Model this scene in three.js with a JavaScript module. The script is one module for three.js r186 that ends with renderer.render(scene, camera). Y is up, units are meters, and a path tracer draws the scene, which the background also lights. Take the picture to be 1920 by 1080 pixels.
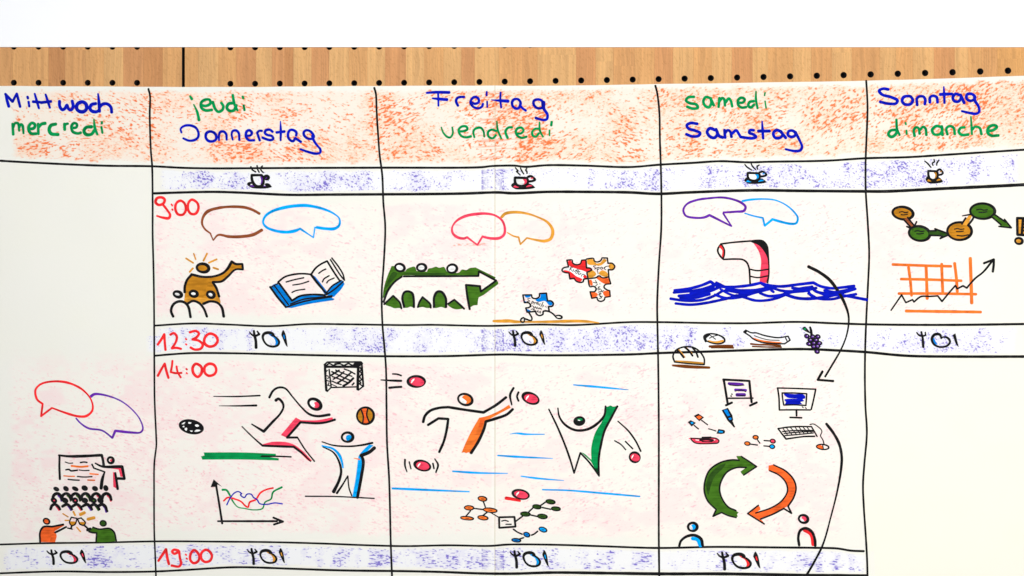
import * as THREE from 'three';
import { RectAreaLightUniformsLib } from 'three/addons/lights/RectAreaLightUniformsLib.js';

// ---------------------------------------------------------------- camera, lamps, exposure
const S = 0.00125, Y0 = 1.5;                       // metres per measured unit on the wall, height of the picture's middle
const X = x => (x - 960) * S, Y = y => Y0 + (540 - y) * S;
const scene = new THREE.Scene();
const DIST = 2.35;
const camera = new THREE.PerspectiveCamera(2 * Math.atan(540 * S / DIST) * 180 / Math.PI, 16 / 9, 0.05, 40);
camera.position.set(0, Y0, DIST); camera.lookAt(0, Y0, 0);
const renderer = new THREE.WebGLRenderer({ antialias: true });
renderer.toneMapping = THREE.LinearToneMapping;
renderer.toneMappingExposure = 1.05;
renderer.shadowMap.enabled = true;
RectAreaLightUniformsLib.init();
const lampMetal = new THREE.MeshStandardMaterial({ color: 0xd8d8d6, roughness: 0.4, metalness: 0.3 });
const lampGlow = new THREE.MeshStandardMaterial({ color: 0xffffff, emissive: 0xfff4e4, emissiveIntensity: 2, roughness: 0.6 });
function addedLamp(name, label, x, y, z, power, tint) {          // an unseen flat lamp, added and aimed to even the light on the wall
  const t = new THREE.Group(); t.name = name; t.position.set(x, y, z); t.lookAt(0.1, Y0 - 0.1, 0);
  t.userData = { label, category: 'lamp' };
  const w = 2.0, h = 1.0;
  const part = (n, g, m, px, py, pz) => { const o = new THREE.Mesh(g, m); o.name = n; o.position.set(px, py, pz); t.add(o); };
  part('lamp_housing', new THREE.BoxGeometry(w + 0.06, h + 0.06, 0.05), lampMetal, 0, 0, -0.04);
  part('diffuser', new THREE.BoxGeometry(w, h, 0.012), lampGlow, 0, 0, -0.006);
  scene.add(t);
  const l = new THREE.RectAreaLight(tint, power, w, h);
  l.position.set(x, y, z); l.lookAt(0.1, Y0 - 0.1, 0); l.translateZ(-0.02); scene.add(l);
}
addedLamp('added_lamp', 'unseen flat white lamp added on the left to light the poster', -1.1, Y0 + 0.7, 3.2, 11.2, 0xf0f6ff);
addedLamp('added_lamp_001', 'unseen flat white lamp added on the right to light the poster', 1.8, Y0 - 0.1, 3.0, 13.2, 0xfdfcfb);

// ---------------------------------------------------------------- helpers: random, noise, colours
let seed = 4711;
const rnd = () => { seed |= 0; seed = seed + 0x6D2B79F5 | 0; let t = Math.imul(seed ^ seed >>> 15, 1 | seed); t = t + Math.imul(t ^ t >>> 7, 61 | t) ^ t; return ((t ^ t >>> 14) >>> 0) / 4294967296; };
const TAB = new Float32Array(65536); for (let i = 0; i < 65536; i++) TAB[i] = rnd();
function noise(x, y) {
  const xi = Math.floor(x), yi = Math.floor(y), fx = x - xi, fy = y - yi;
  const u = fx * fx * (3 - 2 * fx), v = fy * fy * (3 - 2 * fy);
  const r0 = (yi & 255) << 8, r1 = (yi + 1 & 255) << 8, c0 = xi & 255, c1 = xi + 1 & 255;
  const a = TAB[r0 | c0], b = TAB[r0 | c1], c = TAB[r1 | c0], d = TAB[r1 | c1];
  return a + (b - a) * u + (c - a + (a - b - c + d) * u) * v;
}
const clamp = x => x < 0 ? 0 : x > 1 ? 1 : x;
const step = (a, b, x) => { const t = clamp((x - a) / (b - a)); return t * t * (3 - 2 * t); };
const toLin = c => { c /= 255; return c <= 0.04045 ? c / 12.92 : ((c + 0.055) / 1.055) ** 2.4; };
const toSrgb = c => 255 * (c <= 0.0031308 ? c * 12.92 : 1.055 * c ** (1 / 2.4) - 0.055);
const LIT = 1.14;                                             // how bright the lamps make a white surface
const seen = (r, g, b) => [toLin(r) / LIT, toLin(g) / LIT, toLin(b) / LIT];   // the colour of a thing from how it looks lit
function polyline(str) {
  const p = str.trim().split(/\s+/).map(t => t.split(',').map(Number));
  return t => { if (t <= p[0][0]) return p[0][1]; for (let i = 1; i < p.length; i++) if (t <= p[i][0]) { const k = (t - p[i - 1][0]) / (p[i][0] - p[i - 1][0]); return p[i - 1][1] + k * (p[i][1] - p[i - 1][1]); } return p[p.length - 1][1]; };
}

// ---------------------------------------------------------------- wall panels: staves of beech with drilled holes
const wall = new THREE.Mesh(new THREE.BoxGeometry(2640 * S, 240 * S, 0.004), new THREE.MeshStandardMaterial({ color: new THREE.Color().setRGB(0.92, 0.92, 0.92), roughness: 0.85 }));  // added white band that fills a blank margin; no wall is known here
wall.name = 'wall'; wall.position.set(0, Y(89 - 120), 0.0026);
wall.userData = { label: 'plain white band added above the perforated wooden panels to fill a blank margin', category: 'wall', kind: 'structure' };
scene.add(wall);

const woodMap = (() => {
  const w = 512, h = 512, d = new Uint8Array(w * h * 4);
  for (let y = 0; y < h; y++) for (let x = 0; x < w; x++) {
    const u = x / w * 256, v = y / h * 256;                  // 0.32 m across and up
    const bend = 5 * noise(v * 0.03125, u * 0.0625);
    const streak = noise((u + bend) * 0.5, v * 0.0156) * 0.55 + noise((u + bend) * 0.125, v * 0.0078) * 0.45;
    const fleck = step(0.62, 0.92, noise((u + v * 0.5) * 0.75, v * 0.25));
    const pore = noise(u * 2, v * 0.5);
    const k = 0.90 + 0.15 * (streak - 0.5) - 0.045 * fleck + 0.03 * (pore - 0.5);
    const i = (y * w + x) * 4;
    d[i] = 255 * clamp(k); d[i + 1] = 255 * clamp(k - 0.012 * fleck - 0.01 * (0.5 - streak)); d[i + 2] = 255 * clamp(k - 0.03 * fleck); d[i + 3] = 255;
  }
  const t = new THREE.DataTexture(d, w, h); t.wrapS = t.wrapT = THREE.RepeatWrapping; t.magFilter = THREE.LinearFilter; t.minFilter = THREE.LinearFilter; t.colorSpace = THREE.SRGBColorSpace; t.needsUpdate = true; return t;
})();
const tone = (r, g, b) => { const c = seen(r, g, b).map((v, i) => v / [0.845, 0.85, 0.87][i]); return new THREE.MeshPhysicalMaterial({ color: new THREE.Color().setRGB(...c), map: woodMap, roughness: 0.7, specularIntensity: 0.5 }); };
const TONES = { l: tone(228, 177, 118), m: tone(224, 168, 109), r: tone(217, 156, 103), d: tone(205, 145, 93), o: tone(226, 168, 104), w: tone(220, 163, 106) };
const coreBlack = new THREE.MeshStandardMaterial({ color: new THREE.Color().setRGB(0.006, 0.006, 0.006), roughness: 0.95 });
const holes = [];
for (let i = 0; i < 6; i++) for (const k of [0, 1]) holes.push([26 + 46.2 * i, 155 + 0.05 * i - 67.5 * k, 5.6]);
for (let i = 0; i < 32; i++) for (const k of [0, 1]) {
  const x = 432 + 46.3 * i + 69 * (i / 30) ** 2.6;
  holes.push([x, 157 - 0.117 * i - 0.0233 * i * i - 68 * k, 5.6 + 0.6 * (i / 30) ** 2]);
}
const THICK = 0.016;
function stave(panel, x0, x1, y0, y1, mat) {                 // one strip of wood between x0 and x1, with the holes that fall in it
  const g = 0.06, a = x0 + g, b = x1 - g, sh = new THREE.Shape();
  sh.moveTo(a * S, -y0 * S);
  sh.lineTo(b * S, -y0 * S); sideEdge(sh, b, y0, y1, -1);
  sh.lineTo(b * S, -y1 * S); sh.lineTo(a * S, -y1 * S); sideEdge(sh, a, y0, y1, 1);
  sh.closePath();
  for (const [cx, cy, r] of holes) if (cx - r > a && cx + r < b && cy - r > y0 && cy + r < y1) { const p = new THREE.Path(); p.absarc(cx * S, -cy * S, r * S, 0, 2 * Math.PI); sh.holes.push(p); }
  const geo = new THREE.ExtrudeGeometry(sh, { depth: THICK, bevelEnabled: false, curveSegments: 24 });
  const uv = geo.attributes.uv, p = geo.attributes.position, ou = rnd(), ov = rnd();
  for (let i = 0; i < uv.count; i++) uv.setXY(i, ou + p.getX(i) / 0.32, ov + p.getY(i) / 0.32);
  const m = new THREE.Mesh(geo, [mat, coreBlack]); m.name = 'wood_stave' + (panel.userData.count++ ? '_' + String(panel.userData.count - 1).padStart(3, '0') : '');
  m.position.set(0, 0, -THICK - 0.00006 * (panel.userData.count % 3)); panel.add(m);
}
function sideEdge(sh, x, y0, y1, into) {                     // bite the half holes out of a long edge; into = +1 when the strip lies to the right
  const cut = holes.filter(h => Math.abs(h[0] - x) < h[2] - 0.02 && h[1] + h[2] > y0 && h[1] - h[2] < y1).sort((p, q) => into > 0 ? q[1] - p[1] : p[1] - q[1]);
  for (const [cx, cy, r] of cut) {
    const dy = Math.sqrt(r * r - (x - cx) ** 2), half = Math.atan2(dy, (cx - x) * -into);   // angle of the cut points seen from the centre, measured from the 'into' side
    for (let i = 0; i <= 16; i++) {
      const t = (into > 0 ? 1 : -1) * (half - 2 * half * i / 16);
      const px = cx + into * r * Math.cos(t), py = cy + r * Math.sin(t);
      if (py > y0) sh.lineTo(px * S, -py * S);
    }
  }
}
function panel(name, label, spec, x0, x1) {
  const t = new THREE.Group(); t.name = name; t.position.set(X(0), Y(0), 0); t.userData = { label, category: 'wall panel', count: 0 };
  let x = x0; const items = spec.trim().split(/\s+/);
  items.forEach((it, i) => { const m = it[0], e = i === items.length - 1 ? x1 : Number(it.slice(1)); stave(t, x, e, 70, 1140, TONES[m]); x = e; });
  const back = new THREE.Mesh(new THREE.BoxGeometry((x1 - x0) * S, 1070 * S, 0.006), coreBlack); back.name = 'backing_board'; back.position.set((x0 + x1) / 2 * S, -605 * S, -THICK - 0.012); t.add(back);
  delete t.userData.count; scene.add(t); return t;
}
panel('wall_panel', 'narrow perforated beech panel left of the black vertical gap', 'r-70 l-30 w23 m91 d122 w160 m195 l231 r269 d305 m341', -120, 341);
panel('wall_panel_001', 'wide perforated beech panel right of the black vertical gap', 'm372 l409 m443 r480 l510 r534 d550 l584 r617 l654 m689 l722 r761 l795 m832 l865 r890 l935 m960 w1008 l1080 r1117 l1150 w1190 m1227 r1262 l1300 m1335 l1372 r1411 l1440 m1487 l1521 w1560 l1597 w1650 l1680 m1712 l1751 r1790 l1815 m1840 w1870 o1920 l1960 m2010 r2040', 346.5, 2040);

// ---------------------------------------------------------------- the poster: two sheets of paper
const poster = new THREE.Group(); poster.name = 'schedule_poster'; poster.position.set(X(0), Y(0), 0.002);
poster.userData = { label: 'large hand drawn week schedule poster of two cream paper sheets fixed to the wooden panels', category: 'poster' };
scene.add(poster);
const SEAM = 927.5;
const wave = (x, y) => 0.0005 * Math.sin(x * 0.009 + 1.3) * Math.cos(y * 0.0075 + 0.4);
const curl = x => 0.0002 * step(880, SEAM, x);                                  // the upper sheet's edge stands off a little at the joint
const paperZ = (x, y) => wave(x, y) + (x < SEAM ? 0.00016 + curl(x) : 0.00036 * (1 - step(SEAM + 40, SEAM + 120, x)));
const topEdge = polyline('-60,161 60,161.5 345,163.2 480,163 600,161.8 705,161.3 900,160.6 930,160.2 960,161.2 1100,160 1232,157.8 1350,156 1440,154.5 1560,152.8 1640,151 1780,147 1920,142 2000,139');
const H1 = '-60,297 0,301.5 100,307 200,311 284,312 345,315 400,316 480,315.6 600,315 716,314.6 902,313.8 920,311.8 937,311 965,310.9 985,313 1027,310 1100,311 1180,313.5 1237,309 1300,305.5 1350,302.5 1405,304.5 1440,303.5 1550,301.5 1622,297 1700,295 1780,290 1920,281 1990,277';
const H2 = '290,362.8 345,361 402,360 455,361.5 542,365.5 620,365 717,364.5 800,364 870,363 932,361 962,362.5 1025,360 1100,360 1180,361 1232,363.6 1290,361 1355,358.5 1420,357 1500,358 1622,359 1662,359 1764,354 1850,350 1920,346.5 1990,343';
const H3 = '290,610.5 362,606.5 430,608.5 505,611.5 580,607.5 650,608 760,609.5 810,609 915,611 1012,608.5 1075,609.5 1180,604 1240,604 1320,605.5 1400,606 1495,603.5 1560,606 1622,608 1700,609 1800,609 1918,607.5';
const H4 = '290,667 325,664 360,662 450,662.5 550,665 650,667 760,668 840,667.5 950,664.5 1010,666 1180,664.5 1235,662 1330,659 1420,656 1507,654.5 1570,657 1622,660 1700,667 1800,668.5 1918,668.5';
const H5 = '-60,1022 0,1020.5 90,1018 178,1017 300,1014.5 400,1015 505,1016 600,1018.5 692,1022 760,1023.5 840,1022 919,1023 953,1020.5 1040,1021 1122,1023.5 1234,1027 1340,1025 1450,1026 1545,1027 1570,1028 1595,1032 1619,1033';
const H6 = '-60,1077 0,1074.5 110,1071 200,1072 290,1071 350,1068 442,1063 550,1066 640,1069 760,1070.5 830,1072 897,1074.5 960,1075 1037,1073 1130,1074 1240,1075.5 1350,1075.5 1495,1078 1624,1079';
const V1 = '279,167 282,180 281.5,215 283.5,280 286,312 287,380 287,440 288.5,500 289.5,570 290,690 290.5,750 293.5,820 293.8,834 290,868 289.5,920 290,1000 291.5,1035 294,1100';
const V2 = '702,165 705,176 706.5,210 709,250 712,290 717,330 719,380 722.5,425 720,490 716,550 717.5,610 721,650 724,690 725,760 726,830 730,900 733,1020 736,1100';
const V3 = '1228.5,161 1232,175 1236,210 1237,260 1239,320 1240,380 1239.5,430 1235,500 1232,570 1232.5,610 1234,690 1235,800 1235,900 1235,1000 1236,1100';
const V4 = '1623.5,152 1625,175 1626,205 1624,260 1622.5,300 1622.5,355 1626.5,420 1629,475 1627,530 1624,590 1622,640 1621,700 1622,760 1624.7,812 1620,870 1617.5,910 1619,950 1623,1010 1625.5,1060 1626,1100';
const swap = s => s.split(' ').map(t => t.split(',').reverse().join(',')).join(' ');
const [h1, h2, h3, h4, h5, h6] = [H1, H2, H3, H4, H5, H6].map(polyline), [v1, v2, v3, v4] = [V1, V2, V3, V4].map(s => polyline(swap(s)));

const ORANGE_WAX = [250, 116, 54], PURPLE_WAX = [96, 76, 196], PINK_WAX = [250, 160, 178];
const into = (c, w, a) => { c[0] += (toLin(w[0]) / LIT - c[0]) * a; c[1] += (toLin(w[1]) / LIT - c[1]) * a; c[2] += (toLin(w[2]) / LIT - c[2]) * a; };
function grainAt(x, y, angle, along, across, off) {          // crayon catching on the paper: short dashes along the rubbing direction
  const c = Math.cos(angle), s = Math.sin(angle), u = x * c + y * s, v = y * c - x * s;
  return 0.62 * noise(u / along + off, v / across + off * 3) + 0.38 * noise(u / along * 2.1 + off * 7, v / across * 1.9 + off);
}
function paperColour(x, y, out) {
  const fibre = noise(x * 1.3, y * 1.3) - 0.5, cloud = noise(x * 0.012 + 9, y * 0.012) - 0.5;
  let k = 1 + 0.012 * fibre + 0.016 * cloud;
  out[0] = 0.815 * k; out[1] = 0.80 * k; out[2] = 0.718 * k * (1 + 0.02 * (noise(x * 0.02, y * 0.02 + 40) - 0.5));
  const a = v1(y), b = v2(y), c = v3(y), d = v4(y), y1 = h1(x), y2 = h2(x), y3 = h3(x), y4 = h4(x), y5 = h5(x), y6 = h6(x), top = topEdge(x);
  const j = 7 * (noise(x * 0.05, y * 0.05) - 0.5) + 4 * (noise(x * 0.3, y * 0.3) - 0.5);
  const ramp = (lo, hi, v, s) => step(lo, lo + s, v) * (1 - step(hi - s, hi, v));
  if (y < y1) {
    const mixDir = clamp(1.6 * noise(x * 0.011, y * 0.014 + 5) - 0.3), lean = x < 700 ? 0 : x < 1236 ? 1 : 2;
    const rub = (al, ac, off) => { const p = grainAt(x, y, [0.32, 0.2, -0.62][lean], al, ac, off), q = grainAt(x, y, [-0.05, -0.35, -0.22][lean], al, ac, off + 5); return Math.max(p * (0.55 + 0.45 * mixDir), q * (1 - 0.45 * mixDir)); };
    let cover = ramp(top + 6 + j, y1 - 6 + j, y, 8) * step(20 + j, 34 + j, x);
    let amount = 0.50 + 0.55 * (noise(x * 0.017 + 3, y * 0.022) - 0.5) + 0.3 * (noise(x * 0.05, y * 0.06 + 8) - 0.5);
    if (x < a) amount -= 0.17 * (1 - step(205, 225, y)) + 0.02;
    if (x > a && x < b) amount -= 0.16 * ramp(190, 275, y, 40) * ramp(480, 680, x, 60) - 0.1 * step(655, 670, x) * step(255, 275, y);
    if (x > b && x < 905) amount += 0.17 * step(205, 260, y) * ramp(730, 900, x, 60);
    if (x > 903 && x < 965) amount -= 0.12;
    if (x > b) amount += 0.04; if (x > c) amount += 0.07;
    const pressed = step(0.30, 0.75, amount);
    const g = rub(5.6, 2.5, 11);
    const spot = step(0.70 - 0.27 * amount, 0.86 - 0.2 * amount, g);
    into(out, [255, 233, 213], cover * (0.5 + 0.5 * pressed));
    into(out, [255, 216, 184], cover * 0.55 * step(0.46, 0.62, rub(11, 4.6, 3)) * pressed);
    into(out, [253, 172, 114], cover * 0.72 * step(0.60 - 0.27 * amount, 0.80 - 0.2 * amount, g)); into(out, [252, 150, 96], cover * 0.5 * step(0.6, 0.85, grainAt(x, y, 0.2, 2.6, 1.7, 41)) * step(0.3, 0.8, amount));
    into(out, ORANGE_WAX, cover * 0.95 * spot);
    // fine strokes drawn across the joint of the sheets
    if (x > 880 && x < 1010) { const s = noise(x * 0.012, y * 0.42 + 0.02 * x); into(out, ORANGE_WAX, cover * 0.45 * step(0.74, 0.86, s) * ramp(880, 1010, x, 30)); }
    const edge = Math.max(Math.exp(-(((x - 902.5) / 0.8) ** 2)) * step(275, 285, y), Math.exp(-(((x - 929.5) / 0.9) ** 2)));
    into(out, ORANGE_WAX, cover * edge * 0.6 * step(0.4, 0.6, noise(x, y * 0.3)));
    // creases left uncoloured
    const cr = Math.abs(y - (205 + (x - 850) * 0.42 + 6 * Math.sin((x - 850) / 30)));
    if (x > 855 && x < 900 && cr < 1.6) into(out, [255, 250, 244], 0.7);
    return;
  }
  const purple = (lo, hi, x0, x1) => {
    const cover = ramp(lo + 4 + j * 0.4, hi - 4 + j * 0.4, y, 5) * ramp(x0 + j, x1 + j, x, 14);
    if (cover <= 0) return;
    const clump = noise(x * 0.034 + lo, y * 0.02) * 0.45 + noise(x * 0.075 + 20, y * 0.06 + lo) * 0.35 + noise(x * 0.2, y * 0.2) * 0.2;
    const wide = lo > 900 ? 5.6 : 2.6, tall = lo > 900 ? 1.7 : 1.9;
    const g = grainAt(x, y, lo > 900 ? 0.05 : 0.25, wide, tall, 5);
    into(out, [248, 248, 250], 0.8 * cover);
    into(out, [228, 226, 244], cover * 0.6 * step(0.42, 0.72, clump + 0.16 * (noise(x * 0.4, y * 0.4) - 0.5)));
    const th = (lo > 560 && lo < 700 ? 1.1 : 1.06) - 0.7 * clump;
    into(out, [160, 148, 224], cover * 0.55 * step(th - 0.06, th + 0.08, g));
    into(out, PURPLE_WAX, cover * 0.82 * step(th + 0.03, th + 0.15, g));
    for (const [ex, s, ww] of [[903, 1, 7], [945, -1, 7], [928, 1, 2.2]]) {        // edges of the lower sheet rubbed through
      const q = (x - ex) * s; if (q > 0 && q < 18) into(out, PURPLE_WAX, cover * 0.85 * Math.exp(-q / ww) * step(0.34, 0.56, g));
    }
  };
  if (y < y2) { if (x > a) purple(y1, y2, 300, 1912); return; }
  if (y > y3 && y < y4 && x > a - 16) { purple(y3, y4, x < a + 30 && y > 630 ? 274 : 292, 1908); return; }
  if (y > y5 && y < y6 && x < d + 14) { purple(y5, y6, 6, 1628); return; }
  let cover = 0;
  if (y < y3 && x > a) cover = ramp(y2 + 12 + j, y3 - 12 + j, y, 14) * ramp(a + 2, d + 210 + j * 3, x, x > d ? 60 : 6);
  else if (y > y4 && y < y5 && x > a && x < d) cover = ramp(y4 + 10 + j, y5 - 14 + j, y, 14) * (1 - step(d - 60 + j, d - 20 + j, x));
  else if (x < a && y > 620 && y < y5) cover = step(640, 730, y + j) * step(14 + j, 34 + j, x) * (1 - step(y5 - 12, y5, y));
  if (x > d && y > y4) into(out, [255, 250, 226], 0.3);
  if (cover <= 0) return;
  const amount = 0.30 + 0.7 * (noise(x * 0.011 + 70, y * 0.014) - 0.5) + 0.35 * (noise(x * 0.04 + 7, y * 0.05) - 0.5);
  const drift = x < 930 ? 0.28 : -0.3;
  const g = grainAt(x, y, drift, 6, 2.5, 23);
  into(out, [255, 246, 236], cover * (0.4 + 0.6 * step(0.1, 0.6, amount)));
  into(out, [254, 229, 226], cover * 0.75 * step(0.42, 0.75, noise(x * 0.02 + 3, y * 0.028 + 90) * 0.6 + noise(x * 0.07, y * 0.11 + 4) * 0.4) * (x < 300 ? 1 : 0.8));
  into(out, [254, 226, 222], cover * 0.6 * step(0.62 - 0.2 * amount, 0.86 - 0.16 * amount, g)); into(out, [253, 206, 208], cover * 0.4 * step(0.62, 0.9, grainAt(x, y, drift, 3, 1.8, 57)) * step(0.15, 0.55, amount));
  into(out, PINK_WAX, cover * 0.45 * step(0.80 - 0.19 * amount, 0.92 - 0.14 * amount, g));
  // an orange smear under the red speech bubble
  const sm = Math.abs(y - 458.5 - 0.6 * Math.sin(x * 0.4)); if (x > 842 && x < 918 && sm < 2.4) into(out, ORANGE_WAX, 0.55 * step(0.4, 0.7, noise(x * 0.25, y * 0.8)) * ramp(842, 918, x, 10));
  if (x > 922 && x < 926.5) into(out, [255, 252, 244], 0.4);
}
function paperTexture(x0, x1, y0, y1, w, h) {
  const d = new Uint8Array(w * h * 4), c = [0, 0, 0];
  for (let j = 0; j < h; j++) for (let i = 0; i < w; i++) {
    paperColour(x0 + (x1 - x0) * (i + 0.5) / w, y1 - (y1 - y0) * (j + 0.5) / h, c);
    const k = (j * w + i) * 4; d[k] = toSrgb(clamp(c[0])); d[k + 1] = toSrgb(clamp(c[1])); d[k + 2] = toSrgb(clamp(c[2])); d[k + 3] = 255;
  }
  const t = new THREE.DataTexture(d, w, h); t.magFilter = t.minFilter = THREE.LinearFilter; t.colorSpace = THREE.SRGBColorSpace; t.needsUpdate = true; return t;
}
const paperBump = (() => {
  const n = 512, d = new Uint8Array(n * n * 4);
  for (let y = 0; y < n; y++) for (let x = 0; x < n; x++) { const v = 255 * (0.5 * noise(x * 0.5, y * 0.5) + 0.5 * noise(x * 0.125, y * 0.125)), i = (y * n + x) * 4; d[i] = d[i + 1] = d[i + 2] = v; d[i + 3] = 255; }
  const t = new THREE.DataTexture(d, n, n); t.wrapS = t.wrapT = THREE.RepeatWrapping; t.repeat.set(4, 4); t.magFilter = t.minFilter = THREE.LinearFilter; t.needsUpdate = true; return t;
})();
function sheet(name, label, x0, x1, tx, lift, w, h) {
  const y0 = 130, y1 = 1110, nx = Math.round((x1 - x0) / 10), ny = 96, pos = [], uv = [], idx = [], thin = 0.00014;
  const put = (x, y, z) => { pos.push(x * S, -y * S, z); uv.push((x - tx[0]) / (tx[1] - tx[0]), (y1 - y) / (y1 - y0)); };
  for (let j = 0; j <= ny; j++) for (let i = 0; i <= nx; i++) { const x = x0 + (x1 - x0) * i / nx, t = topEdge(x) + 0.5 * noise(x * 0.03, 3), y = t + (1105 - t) * j / ny; put(x, y, wave(x, y) + lift + (lift ? curl(x) : 0)); }
  const q = (a, b, c, d) => idx.push(a, b, c, b, d, c);
  for (let j = 0; j < ny; j++) for (let i = 0; i < nx; i++) { const a = j * (nx + 1) + i; q(a + nx + 1, a + nx + 2, a, a + 1); }
  const rim = ids => { const n = pos.length / 3; ids.forEach((a, k) => { pos.push(pos[a * 3], pos[a * 3 + 1], pos[a * 3 + 2] - thin); uv.push(uv[a * 2], uv[a * 2 + 1]); if (k) q(ids[k - 1], a, n + k - 1, n + k); }); };
  rim([...Array(nx + 1).keys()]); rim([...Array(ny + 1).keys()].map(j => j * (nx + 1))); rim([...Array(ny + 1).keys()].map(j => j * (nx + 1) + nx));
  const g = new THREE.BufferGeometry(); g.setAttribute('position', new THREE.Float32BufferAttribute(pos, 3)); g.setAttribute('uv', new THREE.Float32BufferAttribute(uv, 2)); g.setIndex(idx); g.computeVertexNormals();
  const m = new THREE.Mesh(g, new THREE.MeshStandardMaterial({ map: paperTexture(tx[0], tx[1], y0, y1, w, h), bumpMap: paperBump, bumpScale: 0.00012, roughness: 0.9 }));
  m.name = name; m.userData = { label }; poster.add(m);
}
sheet('paper_sheet', 'left sheet of cream paper, lying over the edge of the right one', -60, SEAM, [-62, 930], 0.00016, 1984, 1960);
sheet('paper_sheet_001', 'right sheet of cream paper behind the joint', 902, 1990, [900, 1992], 0, 2048, 1838);
{ // slanting tan strip at the upper sheet's cut edge, standing for the joint's shadow line
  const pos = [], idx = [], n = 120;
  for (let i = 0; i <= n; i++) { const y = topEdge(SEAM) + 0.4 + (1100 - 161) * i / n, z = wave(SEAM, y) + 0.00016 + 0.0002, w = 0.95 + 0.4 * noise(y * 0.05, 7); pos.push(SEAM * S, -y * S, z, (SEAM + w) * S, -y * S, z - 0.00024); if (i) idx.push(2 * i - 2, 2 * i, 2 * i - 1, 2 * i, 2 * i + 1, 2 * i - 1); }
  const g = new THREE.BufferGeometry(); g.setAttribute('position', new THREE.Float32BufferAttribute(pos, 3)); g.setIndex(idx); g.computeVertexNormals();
  const m = new THREE.Mesh(g, new THREE.MeshStandardMaterial({ color: new THREE.Color().setRGB(...seen(205, 196, 165)), roughness: 0.95 })); m.name = 'seam_shade_strip'; m.userData = { label: 'thin tan strip painting the shadow line at the cut edge of the left sheet' }; poster.add(m);
}

// ---------------------------------------------------------------- marker ink: strokes and filled patches a hair above the paper
const inkMap = (() => {                                       // lower half: coloured felt pen, upper half: black felt pen; the pen moves along u
  const n = 1024, d = new Uint8Array(n * n * 4);
  for (let y = 0; y < n; y++) for (let x = 0; x < n; x++) {
    const u = x / n * 256, v = y / n * 256, black = y >= n / 2;
    const streak = noise(u * 0.03125, v * 0.5), mottle = noise(u * 0.125, v * 0.1875), fine = noise(u * 1.5, v * 1.5);
    let k = black ? 0.16 + 0.05 * (mottle - 0.5) + 0.7 * step(0.68, 0.95, 0.55 * noise(u * 0.75 + 31, v * 2 + 7) + 0.45 * mottle + 0.12 * (fine - 0.5))
      : 0.82 + 0.34 * (streak - 0.5) + 0.34 * (mottle - 0.5) + 0.2 * (noise(u * 0.0625 + 50, v * 0.0625) - 0.5) + 0.06 * (fine - 0.5);
    const i = (y * n + x) * 4; d[i] = d[i + 1] = d[i + 2] = toSrgb(clamp(k)); d[i + 3] = 255;
  }
  const t = new THREE.DataTexture(d, n, n); t.wrapS = t.wrapT = THREE.RepeatWrapping; t.magFilter = t.minFilter = THREE.LinearFilter; t.colorSpace = THREE.SRGBColorSpace; t.needsUpdate = true; return t;
})();
const inkMaterial = new THREE.MeshPhysicalMaterial({ vertexColors: true, map: inkMap, roughness: 0.9, specularIntensity: 0.12 });
const ink = (r, g, b) => seen(r, g, b).map(v => Math.min(v / 0.84, 1));
const K = [0.06, 0.06, 0.064]; K.black = true;
const BLUE = ink(8, 24, 182), GREEN = ink(8, 148, 78), RED = ink(255, 48, 52), BROWN = ink(146, 78, 46), SKY = ink(4, 168, 255), PINK = ink(250, 70, 98), OCHRE = ink(224, 156, 56),
  PURPLE = ink(104, 42, 168), ORANGE = ink(255, 122, 48), FIRE = ink(255, 104, 44), MOSS = ink(66, 112, 30), DEEP = ink(48, 82, 28), TAN = ink(198, 132, 34), CAN = ink(0, 128, 218), EARTH = ink(112, 58, 22), GRAPE = ink(96, 42, 150),
  WHITE = ink(255, 253, 246);
const FAT = 1.1, LIFT = 0.00022, LAYER = 0.000011;
const fr = (x, y, kx, ky = kx) => ({ x, y, kx, ky });
function parse(str) { return str.trim().split(/\s+/).map(t => { const c = t.endsWith('!'), [x, y] = (c ? t.slice(0, -1) : t).split(',').map(Number); return { x, y, c }; }); }
function spans(pts, closed) {                                 // cut a path at its sharp corners
  if (closed) { const k = pts.findIndex(p => p.c); if (k < 0) return [{ p: pts, closed: true }]; pts = [...pts.slice(k), ...pts.slice(0, k + 1)]; }
  const out = []; let cur = [pts[0]];
  for (let i = 1; i < pts.length; i++) { cur.push(pts[i]); if (pts[i].c && i < pts.length - 1) { out.push({ p: cur }); cur = [pts[i]]; } }
  out.push({ p: cur }); return out;
}
function smooth(span) {
  if (span.p.length === 2 && !span.closed) { const [a, b] = span.p, n = Math.max(2, Math.ceil(Math.hypot(b.x - a.x, b.y - a.y) / 8)); return [...Array(n + 1).keys()].map(i => [a.x + (b.x - a.x) * i / n, a.y + (b.y - a.y) * i / n]); }
  const c = new THREE.CatmullRomCurve3(span.p.map(p => new THREE.Vector3(p.x, p.y, 0)), !!span.closed, 'centripetal');
  const m = span.p.length - (span.closed ? 0 : 1), out = [];
  for (let i = 0; i < m; i++) {
    const a = span.p[i], b = span.p[(i + 1) % span.p.length], n = Math.min(14, Math.max(3, Math.ceil(Math.hypot(b.x - a.x, b.y - a.y) / 2)));
    for (let k = 0; k < n; k++) { const v = c.getPoint((i + k / n) / m); out.push([v.x, v.y]); }
  }
  const e = c.getPoint(1); out.push([e.x, e.y]); return out;
}
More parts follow.
